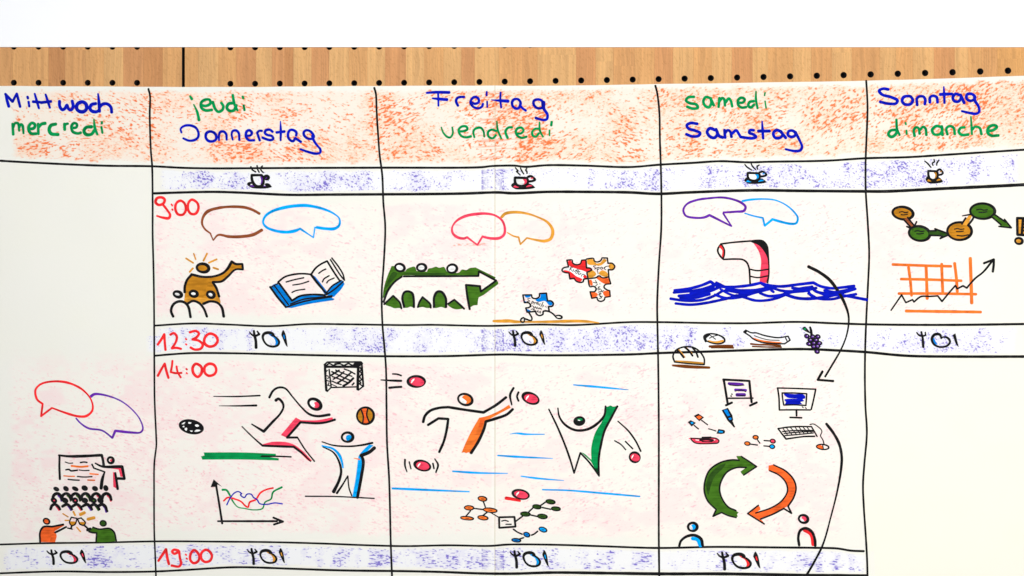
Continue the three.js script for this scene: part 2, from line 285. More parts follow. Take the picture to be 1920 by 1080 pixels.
class Pen {
  constructor(f) { this.fm = f; this.pos = []; this.uv = []; this.col = []; this.layer = 0; }
  at(frame) { this.fm = frame; return this; }
  pts(str) { const f = this.fm; return (typeof str === 'string' ? parse(str) : str).map(p => ({ x: f.x + p.x / f.kx, y: f.y + p.y / f.ky, c: p.c })); }
  vert(x, y, z, u, v, c) { this.pos.push(x * S, -y * S, paperZ(x, y) + LIFT + this.base + z); this.uv.push(u, v); this.col.push(c[0], c[1], c[2]); }
  get base() { return LAYER * this.layer; }
  s(col, w, str, closed = false) {                            // a stroke; w is one width or several along the way
    const ws = Array.isArray(w) ? w : [w], f = this.fm, all = spans(this.pts(str), closed).map(smooth);
    const len = p => p.reduce((t, q, i) => i ? t + Math.hypot(q[0] - p[i - 1][0], q[1] - p[i - 1][1]) : 0, 0);
    const whole = all.reduce((t, p) => t + len(p), 0) || 1; let done = 0;
    const tint = 1 + 0.08 * (rnd() - 0.5), c = col.black ? col : col.map(v => Math.min(1, v * tint)), u0 = rnd(), v0 = (col.black ? 0.5 : 0) + 0.06 + 0.36 * rnd(), wob = rnd() * 100;
    all.forEach((p, part) => {
      this.layer++;
      const width = d => { const t = clamp(d / whole) * (ws.length - 1), i = Math.min(ws.length - 2, Math.floor(t)), b = ws.length === 1 ? ws[0] : ws[i] + (ws[i + 1] - ws[i]) * (t - i); return (b / Math.sqrt(f.kx * f.ky) * (col.black ? 1.14 : FAT) + (col.black ? 0.35 : 0)) * (1 + 0.14 * (noise(wob + d * 0.12, wob) - 0.5)) / 2; };
      const rows = []; let d = done;
      for (let i = 0; i < p.length; i++) {
        if (i) d += Math.hypot(p[i][0] - p[i - 1][0], p[i][1] - p[i - 1][1]);
        const a = p[Math.max(0, i - 1)], b = p[Math.min(p.length - 1, i + 1)]; let tx = b[0] - a[0], ty = b[1] - a[1]; const l = Math.hypot(tx, ty) || 1; tx /= l; ty /= l;
        rows.push({ x: p[i][0], y: p[i][1], tx, ty, h: width(d), d });
      }
      const z = r => LAYER * 0.8 * (r.d / whole), U = r => u0 + r.d * S / 0.32, V = o => v0 + o * S / 0.32;
      const e = (r, o) => this.vert(r.x - r.ty * o, r.y + r.tx * o, z(r), U(r), V(o), c);
      for (let i = 1; i < rows.length; i++) {
        const a = rows[i - 1], b = rows[i];
        e(a, -a.h); e(a, a.h); e(b, -b.h); e(a, a.h); e(b, b.h); e(b, -b.h);
      }
      const cap = (r, dir) => {                               // rounded pen tip
        const n = 6, q = t => [r.x + dir * r.tx * r.h * 0.85 * Math.cos(t) - r.ty * r.h * Math.sin(t), r.y + dir * r.ty * r.h * 0.85 * Math.cos(t) + r.tx * r.h * Math.sin(t), r.h * Math.sin(t)];
        for (let k = 0; k < n; k++) { const A = q(-Math.PI / 2 + Math.PI * k / n), B = q(-Math.PI / 2 + Math.PI * (k + 1) / n); const tri = dir > 0 ? [A, B] : [B, A]; this.vert(r.x, r.y, z(r), U(r), V(0), c); for (const t of tri) this.vert(t[0], t[1], z(r), U(r), V(t[2]), c); }
      };
      cap(rows[0], -1); cap(rows[rows.length - 1], 1);
      done = d;
    });
    return this;
  }
  o(col, w, str) { return this.s(col, w, str, true); }
  f_(col, outline) {                                          // a filled patch
    this.layer++;
    const v2s = outline.map(p => new THREE.Vector2(p[0], p[1])); if (v2s[0].distanceTo(v2s[v2s.length - 1]) < 1e-3) v2s.pop();
    if (THREE.ShapeUtils.area(v2s) > 0) v2s.reverse();
    const tint = 1 + 0.06 * (rnd() - 0.5), c = col.black ? col : col.map(v => Math.min(1, v * tint)), u0 = rnd(), v0 = (col.black ? 0.5 : 0) + 0.04, my = Math.min(...v2s.map(p => p.y)), turn = 0.3;
    for (const t of THREE.ShapeUtils.triangulateShape(v2s, [])) for (const k of t) { const p = v2s[k]; this.vert(p.x, p.y, 0, u0 + (p.x * 0.9 + p.y * turn) * S / 0.32, v0 + (p.y - my) * S / 0.32, c); }
    return this;
  }
  f(col, str) { return this.f_(col, spans(this.pts(str), true).map(smooth).flatMap((p, i) => i ? p.slice(1) : p)); }
  ring(cx, cy, rx, ry, rot = 0, n = 14) { const r = rot * Math.PI / 180, c = Math.cos(r), s = Math.sin(r), k = rnd() * 6; return [...Array(n).keys()].map(i => { const a = 2 * Math.PI * i / n - 2, m = 1 + 0.05 * Math.sin(a * 2 + k); return { x: cx + m * (rx * Math.cos(a) * c - ry * Math.sin(a) * s), y: cy + m * (rx * Math.cos(a) * s + ry * Math.sin(a) * c) }; }); }
  e(col, w, cx, cy, rx, ry, rot) { return this.s(col, Array.isArray(w) ? w : [w, w * 1.25, w * 0.85, w], this.ring(cx, cy, rx, ry, rot), true); }
  b(col, cx, cy, rx, ry, rot) { return this.f_(col, smooth({ p: this.pts(this.ring(cx, cy, rx, ry, rot)), closed: true })); }
  cut() { const q = new Pen(this.fm); q.pos = this.pos; q.uv = this.uv; q.col = this.col; (this.done ??= []).push(q); this.pos = []; this.uv = []; this.col = []; return this; }   // what follows is a piece of its own
  mesh(name) {
    const g = new THREE.BufferGeometry(), n = this.pos.length / 3, nor = new Float32Array(n * 3); for (let i = 0; i < n; i++) nor[i * 3 + 2] = 1;
    for (let i = 0; i < n; i += 3) {                           // every face looks out of the wall
      const p = this.pos, a = i * 3, cr = (p[a + 3] - p[a]) * (p[a + 7] - p[a + 1]) - (p[a + 4] - p[a + 1]) * (p[a + 6] - p[a]);
      if (cr < 0) for (const [arr, k] of [[this.pos, 3], [this.uv, 2], [this.col, 3]]) for (let q = 0; q < k; q++) { const A = (i + 1) * k + q, B = (i + 2) * k + q, t = arr[A]; arr[A] = arr[B]; arr[B] = t; }
    }
    g.setAttribute('position', new THREE.Float32BufferAttribute(this.pos, 3)); g.setAttribute('normal', new THREE.BufferAttribute(nor, 3)); g.setAttribute('uv', new THREE.Float32BufferAttribute(this.uv, 2)); g.setAttribute('color', new THREE.Float32BufferAttribute(this.col, 3));
    const m = new THREE.Mesh(g, inkMaterial); m.name = name; return m;
  }
}
const used = {};
const numbered = n => { const k = used[n] = (used[n] ?? -1) + 1; return k ? `${n}_${String(k).padStart(3, '0')}` : n; };
let LEVEL = 3;
function draw(name, label, frame, how) {                      // one drawing or word: a part of the poster
  const p = new Pen(frame); p.layer = LEVEL; how(p); const m = p.mesh(numbered(name)); if (label) m.userData = { label }; poster.add(m); return m;
}
function drawSet(name, label, frame, pieces) {                // a drawing whose pieces can be told apart
  const g = new THREE.Group(); g.name = numbered(name); if (label) g.userData = { label }; poster.add(g);
  let layer = LEVEL;
  for (const [n, how] of pieces) { const p = new Pen(frame); p.layer = layer; how(p); layer = p.layer; for (const q of [...(p.done ?? []), p]) if (q.pos.length) g.add(q.mesh(numbered(n))); }
  return g;
}

// ---------------------------------------------------------------- the ruled lines
const PX = fr(0, 0, 1);
LEVEL = 0;
for (const [l, w, s] of [['thin black line under the row of day names', 3.4, H1], ['thick black line under the row of coffee cups', [3.8, 4.2, 4.4, 4.6, 5.4], H2], ['black line above the midday meal row', [3, 3, 3.2, 3.8], H3], ['black line below the midday meal row', [3.2, 3.4, 3.6, 4, 4.4], H4], ['thin black line above the evening meal row', [2.8, 3, 3.4], H5], ['thick black line below the evening meal row', [3, 3.2, 3.6, 5, 5], H6]]) { draw('ruled_line', l, PX, p => p.s(K, w, s)); }
LEVEL = 1;
for (const [l, w, s] of [['thin upright line right of the first day column', [3, 2.6], V1], ['upright line between the second and third day columns', 3, V2], ['upright line between the third and fourth day columns', 3, V3], ['upright line left of the last day column', 3, V4]]) { LEVEL += 6; draw('ruled_line', l, PX, p => p.s(K, w, s)); }
LEVEL = 26;

// ---------------------------------------------------------------- day names
const A = fr(0, 60, 4), B6 = fr(320, 180, 6), B7 = fr(780, 160, 6.857), C4 = fr(960, 60, 4), D4 = fr(1440, 60, 4);
draw('word_lettering', 'blue word Mittwoch', A, p => p.s(BLUE, [10, 20, 22], '42,464 56,512 70,560').s(BLUE, 19, '44,466! 98,524! 130,464! 143,515 155,562').s(BLUE, 17, '210,487 214,500').s(BLUE, 17, '218,524 223,560')
  .s(BLUE, [14, 20, 16], '264,464 280,520 296,574').s(BLUE, 20, '252,524 306,528').s(BLUE, [14, 20, 16], '346,470 362,520 378,570').s(BLUE, 21, '312,531 386,522')
  .s(BLUE, 22, '450,520 452,560 472,585 492,573 506,548 516,576 536,586 552,560 545,518').o(BLUE, 25, '620,526 586,541 577,570 594,594 630,599 653,575 647,541').s(BLUE, 24, '722,538 690,547 678,572 692,594 725,600 746,590').s(BLUE, [12, 22, 22], '739,465 746,530 750,598').s(BLUE, 22, '748,566 778,541 812,543 836,568 841,604'));
draw('word_lettering', 'green word mercredi', A, p => p.s(GREEN, 19, '98,690 103,770').s(GREEN, [14, 20, 16], '104,720 116,686 138,686 148,742').s(GREEN, [14, 20, 14], '148,724 160,692 172,702 180,762')
  .s(GREEN, 21, '222,730 258,722 266,697 245,683 223,702 219,735 236,762 275,764').s(GREEN, 20, '291,766 290,690').s(GREEN, 22, '294,714 315,692 343,686').s(GREEN, 24, '422,692 386,702 372,735 388,764 440,770').s(GREEN, 20, '489,734 487,690').s(GREEN, 18, '490,702 502,690 513,689')
  .s(GREEN, 20, '540,722 576,716 580,693 558,685 540,710 549,748 588,762 610,756').s(GREEN, 24, '690,712 650,717 633,745 652,771 690,767 712,738').s(GREEN, [10, 20, 16], '708,655 715,720 734,770').s(GREEN, 16, '768,676 767,688').s(GREEN, 16, '764,714 772,758'));
draw('word_lettering', 'green word jeudi', A, p => p.s(GREEN, [14, 20], '1428,483 1442,505').s(GREEN, [10, 18, 22], '1456,546 1480,596 1496,662').s(GREEN, 20, '1510,550 1546,556 1580,538 1574,510 1540,510 1512,532 1514,570 1546,590 1592,586').s(GREEN, 20, '1598,527 1618,580 1640,600 1668,588 1678,560 1662,532')
  .s(GREEN, 22, '1752,534 1718,540 1704,570 1724,593 1758,588 1774,552').s(GREEN, [18, 20, 16], '1748,474 1760,540 1784,590').s(GREEN, 17, '1823,486 1827,500').s(GREEN, 16, '1830,552 1836,588'));
draw('word_lettering', 'blue word Donnerstag', B6, p => p.s(BLUE, [20, 28, 26, 28, 22], '126,414 117,372 160,338 230,334 290,362 318,420 310,470 270,498 210,504 146,478').o(BLUE, 30, '440,402 406,422 400,470 432,508 490,508 518,480 508,432 475,406').s(BLUE, [20, 28, 24], '548,500 550,430 567,404 600,402 628,430 634,494').s(BLUE, [20, 28, 24], '702,495 690,430 702,397 740,390 770,420 776,498')
  .s(BLUE, 28, '856,450 900,445 918,416 886,387 857,405 852,460 882,498 944,500').s(BLUE, 26, '1006,502 976,416! 1000,394 1030,394').s(BLUE, 28, '1150,405 1120,382 1077,387 1062,415 1090,440 1140,452 1158,484 1130,498 1080,488 1036,470').s(BLUE, [12, 28, 20], '1238,286 1242,400 1240,502').s(BLUE, 30, '1194,412 1282,402')
  .s(BLUE, 28, '1414,448 1418,415 1390,388 1350,384 1327,412 1324,460 1347,498 1380,510 1405,476! 1468,518').o(BLUE, 28, '1602,430 1570,397 1530,387 1502,406 1502,440 1540,478 1590,483 1614,460').s(BLUE, [30, 24, 30, 22], '1596,450 1612,500 1650,558 1685,600 1684,638 1640,650 1560,634 1462,600'));
draw('word_lettering', 'blue word Freitag', B7, p => p.s(BLUE, [26, 36, 36], '138,100 240,92 428,94').s(BLUE, [22, 36, 38], '214,170 290,178 400,186').s(BLUE, 24, '286,112 290,266').s(BLUE, 32, '540,264 516,206 530,168 570,153 620,152').s(BLUE, 31, '705,216 760,240 808,216 798,168 755,152 712,186 702,230 740,280 800,298 848,276 862,240')
  .s(BLUE, 23, '910,86 908,134').s(BLUE, 21, '915,210 917,284').s(BLUE, [12, 34, 40], '972,190 1060,198 1184,206').s(BLUE, 24, '1088,94 1085,180 1095,288').o(BLUE, 32, '1340,212 1308,180 1262,184 1236,220 1244,270 1282,300 1318,296 1342,252').s(BLUE, 30, '1336,254 1362,290 1412,328').o(BLUE, 32, '1640,232 1608,194 1560,184 1514,204 1514,250 1552,292 1608,296 1646,262').s(BLUE, [50, 36, 32, 30, 34], '1636,222 1642,300 1690,380 1680,438 1640,448 1590,438 1540,422'));
draw('word_lettering', 'green word vendredi', B7, p => p.s(GREEN, [18, 28, 22], '326,542 352,610 402,664 440,672 474,620 467,542').s(GREEN, 29, '552,594 620,590 662,566 648,533 590,532 553,566 554,610 592,658 660,670 708,656').s(GREEN, [24, 30, 22], '752,670 738,598 762,562 830,548 868,592 878,664').s(GREEN, 29, '1032,590 972,572 928,602 932,658 985,684 1028,642').s(GREEN, [18, 28, 22], '1040,466 1050,570 1098,688').s(GREEN, 30, '1178,680 1152,610 1154,582 1190,545 1234,542')
  .s(GREEN, 29, '1292,622 1350,620 1382,582 1358,548 1312,552 1284,590 1302,648 1360,678 1422,662').s(GREEN, 28, '1585,562 1532,562 1494,602 1502,648 1540,663 1578,620').s(GREEN, [18, 28, 22], '1588,476 1592,580 1632,664').s(GREEN, 30, '1744,472 1738,518').s(GREEN, 20, '1716,580 1716,648'));
draw('word_lettering', 'green word samedi', C4, p => p.s(GREEN, 20, '1364,488 1322,491 1304,515 1330,534 1380,545 1393,568 1360,577 1312,562').s(GREEN, 20, '1492,500 1452,490 1434,520 1446,554 1475,566 1494,532 1490,504! 1512,552').s(GREEN, 19, '1548,564 1554,496').s(GREEN, 19, '1554,522 1575,497 1590,507 1596,554').s(GREEN, 19, '1600,530 1624,500 1640,518 1650,560')
  .s(GREEN, 20, '1696,532 1730,530 1744,507 1720,494 1696,510 1696,550 1720,568 1754,565').s(GREEN, 20, '1812,520 1782,526 1770,553 1790,568 1814,546').s(GREEN, [10, 18, 16], '1828,446 1828,510 1840,574').s(GREEN, 11, '1896,456 1892,478').s(GREEN, 11, '1896,520 1904,572'));
draw('word_lettering', 'blue word Samstag', C4, p => { p.s(BLUE, 21, '1388,690 1340,684 1310,700 1322,725 1370,740 1410,760 1398,779 1350,784 1306,768').s(BLUE, 22, '1522,736 1482,724 1462,750 1482,784 1518,794 1540,762 1528,730! 1552,780 1580,792').s(BLUE, 20, '1597,794 1592,736').s(BLUE, 20, '1594,762 1616,738 1634,747 1645,788').s(BLUE, 20, '1648,764 1680,738 1694,756 1714,790').s(BLUE, 21, '1812,738 1784,738 1778,756 1810,770 1828,788 1800,798 1722,790').s(BLUE, [10, 20, 18], '1874,670 1878,740 1882,800').s(BLUE, 22, '1846,744 1930,744');
  p.at(D4).s(BLUE, 21, '96,748 62,737 38,760 52,794 90,793 108,770 92,745! 132,796').o(BLUE, 20, '202,756 178,740 152,747 148,774 176,788 202,776').s(BLUE, [20, 18, 22, 16], '203,752 238,820 253,860 240,888 200,894 130,880'); });
draw('word_lettering', 'blue word Sonntag', D4, p => p.s(BLUE, 21, '900,432 860,427 831,442 852,470 920,490 968,515 956,537 900,539 838,525').o(BLUE, 21, '1045,482 1012,492 1003,520 1022,543 1063,543 1083,515 1068,487').s(BLUE, 20, '1116,550 1114,500 1132,485 1163,487 1176,510 1173,544').s(BLUE, 20, '1211,530 1212,492 1235,480 1262,491 1268,530').s(BLUE, [10, 20, 18], '1315,412 1318,470 1320,534').s(BLUE, 22, '1288,470 1376,466')
  .s(BLUE, 21, '1440,476 1402,467 1383,490 1392,518 1424,523 1444,496 1440,472! 1468,534').o(BLUE, 21, '1548,486 1520,465 1488,472 1488,504 1520,518 1546,502').s(BLUE, [22, 18, 20, 16], '1544,490 1550,520 1575,560 1580,598 1560,614 1510,609 1450,595'));
draw('word_lettering', 'green word dimanche', D4, p => p.s(GREEN, 21, '957,735 917,741 900,768 920,788 950,774 968,742').s(GREEN, [18, 18, 16], '960,658 965,730 984,774').s(GREEN, 13, '1028,681 1031,695').s(GREEN, 15, '1035,740 1037,767').s(GREEN, 19, '1096,782 1091,736 1106,717 1124,722 1134,764').s(GREEN, 19, '1137,735 1160,712 1178,726 1184,774').s(GREEN, 20, '1300,716 1260,707 1228,735 1242,768 1283,768 1304,737 1299,708! 1305,774').s(GREEN, 19, '1342,769 1334,725 1360,707 1388,721 1397,768').s(GREEN, 20, '1470,716 1441,721 1427,750 1450,773 1498,770')
  .s(GREEN, [10, 16, 16], '1518,636 1522,700 1525,768').s(GREEN, 19, '1525,736 1550,712 1583,721 1597,768').s(GREEN, 21, '1642,746 1690,735 1713,712 1690,700 1652,716 1643,755 1670,778 1724,777'));

// ---------------------------------------------------------------- times
const F4 = fr(280, 300, 4), K4 = fr(280, 460, 4), M4 = fr(280, 810, 4);
draw('time_lettering', 'red time 9:00', F4, p => p.o(RED, 19, '98,282 62,287 50,318 75,338 110,325 118,297').s(RED, [16, 16, 20, 12], '106,336 140,380 159,412 150,436 110,434 60,420').s(RED, 12, '169,332 176,344').s(RED, 12, '174,370 179,376').o(RED, 18, '238,306 208,322 198,365 217,407 253,411 276,380 268,328').o(RED, 18, '322,298 298,320 293,370 316,404 352,402 372,360 362,322'));
draw('time_lettering', 'red time 12:30', K4, p => p.s(RED, 17, '66,744 92,706 115,666! 118,720 124,784').s(RED, 17, '160,670 185,658 208,682 203,720 172,772! 205,768 240,776').s(RED, 12, '275,700 281,706').s(RED, 12, '276,740 282,745').s(RED, 18, '306,652 350,642 374,660 356,690 326,705! 375,716 403,745 388,774 342,781 312,766').o(RED, 19, '455,662 422,687 415,730 446,757 488,752 515,715 498,677'));
draw('time_lettering', 'red time 14:00', K4, p => p.s(RED, 17, '66,978 92,930 118,886! 130,940 146,994').s(RED, 15, '176,865 172,905 163,950! 200,958 244,956').s(RED, 14, '206,906 215,950 238,990').s(RED, 12, '279,926 285,931').s(RED, 12, '281,956 286,962').o(RED, 19, '352,888 328,915 333,958 365,986 393,958 392,912').o(RED, 19, '450,888 418,912 418,953 446,977 488,967 504,935 488,897'));
draw('time_lettering', 'red time 19:00', M4, p => p.s(RED, 18, '71,964 100,920 128,877! 138,940 150,989').s(RED, 18, '220,886 188,881 174,895 190,911 226,892! 232,940 241,986 225,1006 170,999').s(RED, 12, '275,915 280,921').s(RED, 12, '281,945 287,950').o(RED, 18, '340,883 313,912 311,958 336,981 368,967 377,925').o(RED, 18, '425,881 393,907 393,948 421,972 458,962 472,925 452,892'));

// ---------------------------------------------------------------- speech bubbles
const G4 = fr(700, 300, 4), H4f = fr(1180, 300, 4), J = fr(0, 680, 2.7);
draw('speech_bubble_drawing', 'brown speech bubble', F4, p => p.s(BROWN, [18, 20, 18, 22, 14, 8, 20, 22, 20], '828,403 780,376 720,357 620,351 520,361 440,387 406,430 399,480 421,520 460,550! 482,603! 520,563 600,575 690,575 780,561 846,526'));
draw('speech_bubble_drawing', 'long light blue speech bubble', F4, p => p.s(SKY, [20, 22, 10, 18, 22, 24, 20, 14, 20, 22, 9, 10], '1258,506 1320,515 1390,515 1425,490 1426,440 1380,400 1300,366 1200,344 1130,342 1020,356 920,387 870,425 856,470 882,505 960,534 1040,541 1100,530 1133,516! 1232,582! 1244,505'));
draw('speech_bubble_drawing', 'pinkish red speech bubble', G4, p => p.s(PINK, [16, 20, 16, 14, 20, 20, 12, 20, 12, 14], '818,575! 880,588 945,586 980,560 986,510 966,455 915,417 850,403 770,406 690,422 622,460 591,510 597,550 632,580 680,589 704,580! 781,638! 818,576'));
draw('speech_bubble_drawing', 'ochre speech bubble', G4, p => p.s(OCHRE, [20, 20, 16, 12, 16, 22, 22, 14, 10, 12, 8], '963,428 990,403 1060,392 1150,402 1240,432 1310,471 1345,530 1330,590 1285,608 1220,600 1152,585! 1103,633! 1090,580! 1050,570 1005,545'));
draw('speech_bubble_drawing', 'purple speech bubble above the periscope', H4f, p => p.s(PURPLE, [14, 18, 16, 14, 16, 14, 15, 17, 12, 12], '705,394! 800,388 858,381 870,352 840,322 780,297 700,282 600,287 500,302 430,332 404,375 422,418 490,434 560,431 600,414! 765,497! 703,402'));
draw('speech_bubble_drawing', 'light blue speech bubble above the periscope', H4f, p => p.s(SKY, [16, 14, 10, 10, 13, 18, 18, 16, 12, 10], '847,309 900,299 1000,293 1090,301 1170,336 1230,386 1262,435 1250,474 1210,479 1140,465 1072,445! 1014,494! 1000,435! 930,420 865,400'));
draw('speech_bubble_drawing', 'red speech bubble', J, p => p.s(RED, [8, 11, 12, 7, 10, 11, 9, 10, 10, 9], '266,228! 340,255 400,271 440,269 470,240 465,190 420,136 350,102 280,94 212,107 183,137 191,185 219,208! 211,270! 266,228'));
draw('speech_bubble_drawing', 'purple speech bubble left behind the red one', J, p => p.s(PURPLE, [13, 8, 6, 6, 9, 13, 8, 9, 7], '463,170 480,159 530,163 610,191 670,236 710,286 725,335 713,352 660,352 586,344! 571,380! 520,343 450,331 410,305 388,281'));

// ---------------------------------------------------------------- coffee cups
function cup(label, f, col, steam) {
  drawSet('coffee_cup_drawing', label, f, [
    ['saucer', p => p.f(K, '282,742 372,652 440,720 600,770 700,735 790,685 890,718 985,802! 900,832 560,857 400,842').f(col, '345,786 402,738 505,795').f(col, '715,785 800,725 900,752')],
    ['cup', p => { p.f(WHITE, '400,510! 395,640 450,730 560,755 680,735 765,680 775,600 725,510!'); p.f(col, '600,540! 740,540! 745,640 700,720 640,720 670,640').s(K, [60, 66, 62, 52, 60, 60], '392,515! 398,640 445,722 560,758 680,738 752,690 772,610 740,525! 400,515').s(K, 55, '760,500 850,470 930,520 975,575 900,612 800,625').f(col, '830,525! 935,515! 880,560!'); }],
    ['steam', p => { p.at(fr(steam[0], steam[1], 15.43)); for (const s of steam.slice(2)) p.s(K, [26, 38, 28], s).cut(); }]]);
}
const k1 = 15.43;
drawSet('coffee_cup_drawing', 'coffee cup with purple shading', fr(440, 300, k1), [
  ['saucer', p => p.f(K, '366,705 395,655 470,636 540,680 600,760 760,770 850,705 930,672 1010,690 1092,785! 950,822 620,828 480,802').f(GRAPE, '440,745 500,725 580,772 480,772').f(GRAPE, '835,762 870,728 915,768').s(WHITE, 22, '478,712 522,708').s(WHITE, 22, '865,728 885,735')],
  ['cup', p => p.f(GRAPE, '745,480! 810,480! 840,600 800,720! 755,700! 775,600').s(K, [60, 72, 66, 50, 56, 64], '500,445! 508,560 560,690 650,765 760,762 830,690 852,580 835,500 785,440! 500,445').b(K, 935, 510, 92, 92, 0).s(GRAPE, 16, '900,548 940,512')],
  ['steam', p => p.s(K, 34, '478,198 518,290! 620,350').cut().s(K, 36, '657,168 672,270 718,358').cut().s(K, 34, '812,178 755,240! 780,310 838,368')]]);
cup('coffee cup with red shading', fr(940, 300, k1), PINK, [940, 300, '405,228 485,320! 440,335! 545,438', '555,235 585,310 650,410', '738,250 705,300 740,340 742,395']);
cup('coffee cup with light blue shading', fr(1380 - 31 / k1, 295 - 24 / k1, k1 / 0.93), SKY, [1380, 295, '250,208 310,280 455,375', '435,192 470,260 565,360', '670,225 605,265 622,350']);
cup('coffee cup with brown shading', fr(1710 + 176 / k1, 290 - 76 / k1, k1 / 0.72, k1 / 1.07), TAN, [1710, 290, '350,188 430,250 535,375', '620,140 635,205 575,250 595,320', '765,160 705,250 700,315']);

// ---------------------------------------------------------------- fork, plate and knife of every meal
function meal(label, x0, y0, x1, y1, col) {
  const kx = 1430 / (x1 - x0), ky = 535 / (y1 - y0);
  drawSet('cutlery_drawing', label, fr(x0 - 160 / kx, y0 - 185 / ky, kx, ky), [
    ['fork', p => p.s(K, [30, 46, 50], '170,240 235,310 330,360').s(K, [58, 70, 76, 80], '328,210 352,340 400,500 412,710').s(K, [36, 62, 60], '455,222 530,310! 385,365')],
    ['plate', p => p.f(col, '860,295! 1040,300! 1250,500 1230,630! 1110,640! 1140,560 1080,430 950,360').s(K, [60, 92, 86, 62, 50, 58, 64, 56, 62, 50, 34], '1075,350 1030,295 860,262 710,300 660,390 715,530 850,640 1050,675 1220,635 1268,540 1200,440 1090,370 985,345')],
    ['knife', p => p.f(K, '1350,330 1420,185 1500,290 1590,690! 1530,650 1375,375').f(col, '1425,350 1450,320 1490,455 1465,445')]]);
}
meal('fork, plate and knife with red shading in the first day column', 88.3, 1029.6, 162.8, 1057.5, PINK);
meal('fork, plate and knife with blue shading beside the time 12:30', 468, 618.7, 540, 652.5, CAN);
meal('fork, plate and knife with ochre shading beside the time 19:00', 463.7, 1027, 535, 1057.5, OCHRE);
meal('fork, plate and knife with ochre shading under the running puzzle piece', 953.7, 619, 1022.5, 649, OCHRE);
meal('fork, plate and knife with blue shading under the mind map', 956, 1030.8, 1029, 1064, SKY);
meal('fork, plate and knife with red shading under the round arrows', 1344, 1033.7, 1425.5, 1067.5, RED);
drawSet('cutlery_drawing', 'fork, plate and knife with a blue spot under the orange chart', fr(1600, 340, 3.175), [
  ['fork', p => p.s(K, [6, 9, 10], '375,900 388,915 408,922').s(K, [9, 12, 12], '402,896 410,930 414,986').s(K, [6, 10], '426,898 428,916! 408,922')],
  ['plate', p => p.f(CAN, '470,940 478,932 486,950 498,972 484,968 472,955').s(K, [10, 14, 13, 10, 10, 10, 11, 6], '522,934 512,912 482,912 465,938 478,970 515,986 555,979 573,956 562,934 540,926 518,932')],
  ['knife', p => p.f(K, '588,915! 605,904! 625,986! 612,975')]]);

// ---------------------------------------------------------------- second day column, morning
draw('speaker_drawing', 'brown figure pointing with one arm', K4, p => {
  p.f(TAN, '320,222! 400,240 500,235 570,200 620,130! 640,145 700,142! 705,180! 645,180 590,230 545,270 480,275! 510,330 527,385! 535,432 470,420 405,440 340,420 265,432! 270,350 282,290').f(OCHRE, '268,395 330,385 420,395 528,390! 535,432 470,422 405,440 340,422 265,430!');
  p.s(K, [16, 14, 14, 18, 14, 12, 14, 14], '318,218! 400,236 480,234 550,211 590,175 620,122! 650,140 700,140! 704,181! 648,182 590,235 545,270 478,276').s(K, 15, '478,278 505,320 526,384').s(K, 16, '322,218 286,260 269,310 268,352');
  p.b(TAN, 405, 170, 42, 30, 15).e(K, 17, 404, 170, 44, 32, 15);
  for (const [w, s] of [[12, '278,98 332,132'], [10, '336,62 351,106'], [13, '436,62 409,116'], [13, '508,105 449,131'], [13, '330,172 305,200'], [13, '484,168 519,180']]) p.s(OCHRE, w, s);
});
LEVEL = 44;
draw('audience_drawing', 'three small listeners in front of the brown figure', K4, p => { for (const [x, y] of [[215, 367], [335, 363], [463, 370]]) p.b(WHITE, x, y, 25, 17, 18).e(K, 17, x, y, 28, 21, 18); p.s(K, 16, '182,534 166,490 186,440 230,420 270,430 296,462 312,538').s(K, 15, '286,440 330,417 375,432 410,472 435,534').s(K, 16, '408,438 460,420 514,431 546,466 561,534'); });
LEVEL = 26;
drawSet('open_book_drawing', 'open book with a blue cover', K4, [
  ['book_cover', p => p.f(CAN, '908,312! 935,292 962,284! 1075,418! 1025,467!').f(CAN, '1025,467! 1075,415! 1180,365 1320,375! 1392,402! 1380,412! 1200,440 1070,470!').f(CAN, '1330,372! 1370,310 1450,262! 1466,290! 1440,330 1385,388!').s(K, 13, '908,312 965,390 1027,464').s(K, 7, '912,314 965,287').s(K, 8, '938,300 990,370 1045,445').s(K, 10, '1027,464 1150,424 1260,402 1370,386').s(K, 9, '1060,440 1160,404 1300,388 1372,378').s(K, 10, '1330,370 1390,330 1455,272')],
  ['page', p => p.f(CAN, '1218,216! 1248,236! 1338,350! 1320,372!').s(K, 11, '968,275 1020,236 1100,216 1160,213 1215,218').s(K, 13, '968,275 1020,345 1072,415').s(K, 13, '1072,415 1130,381 1220,369 1320,373').s(K, [16, 11], '1215,220 1268,290 1326,358').s(K, 11, '1215,218 1250,170 1290,140 1335,118! 1385,200 1430,266').s(K, 10, '1328,360 1372,306 1440,264').s(K, 9, '1370,95 1420,160 1455,220 1465,262! 1435,225 1360,108')],
  ['text_line', p => { for (const s of ['1028,275 1090,258 1160,243', '1078,298 1140,288 1197,270', '1072,353 1100,340 1168,329', '1272,210 1300,190 1325,178', '1300,275 1312,252 1350,228', '1332,282 1345,265 1388,245']) p.s(K, 8, s).cut(); }]]);

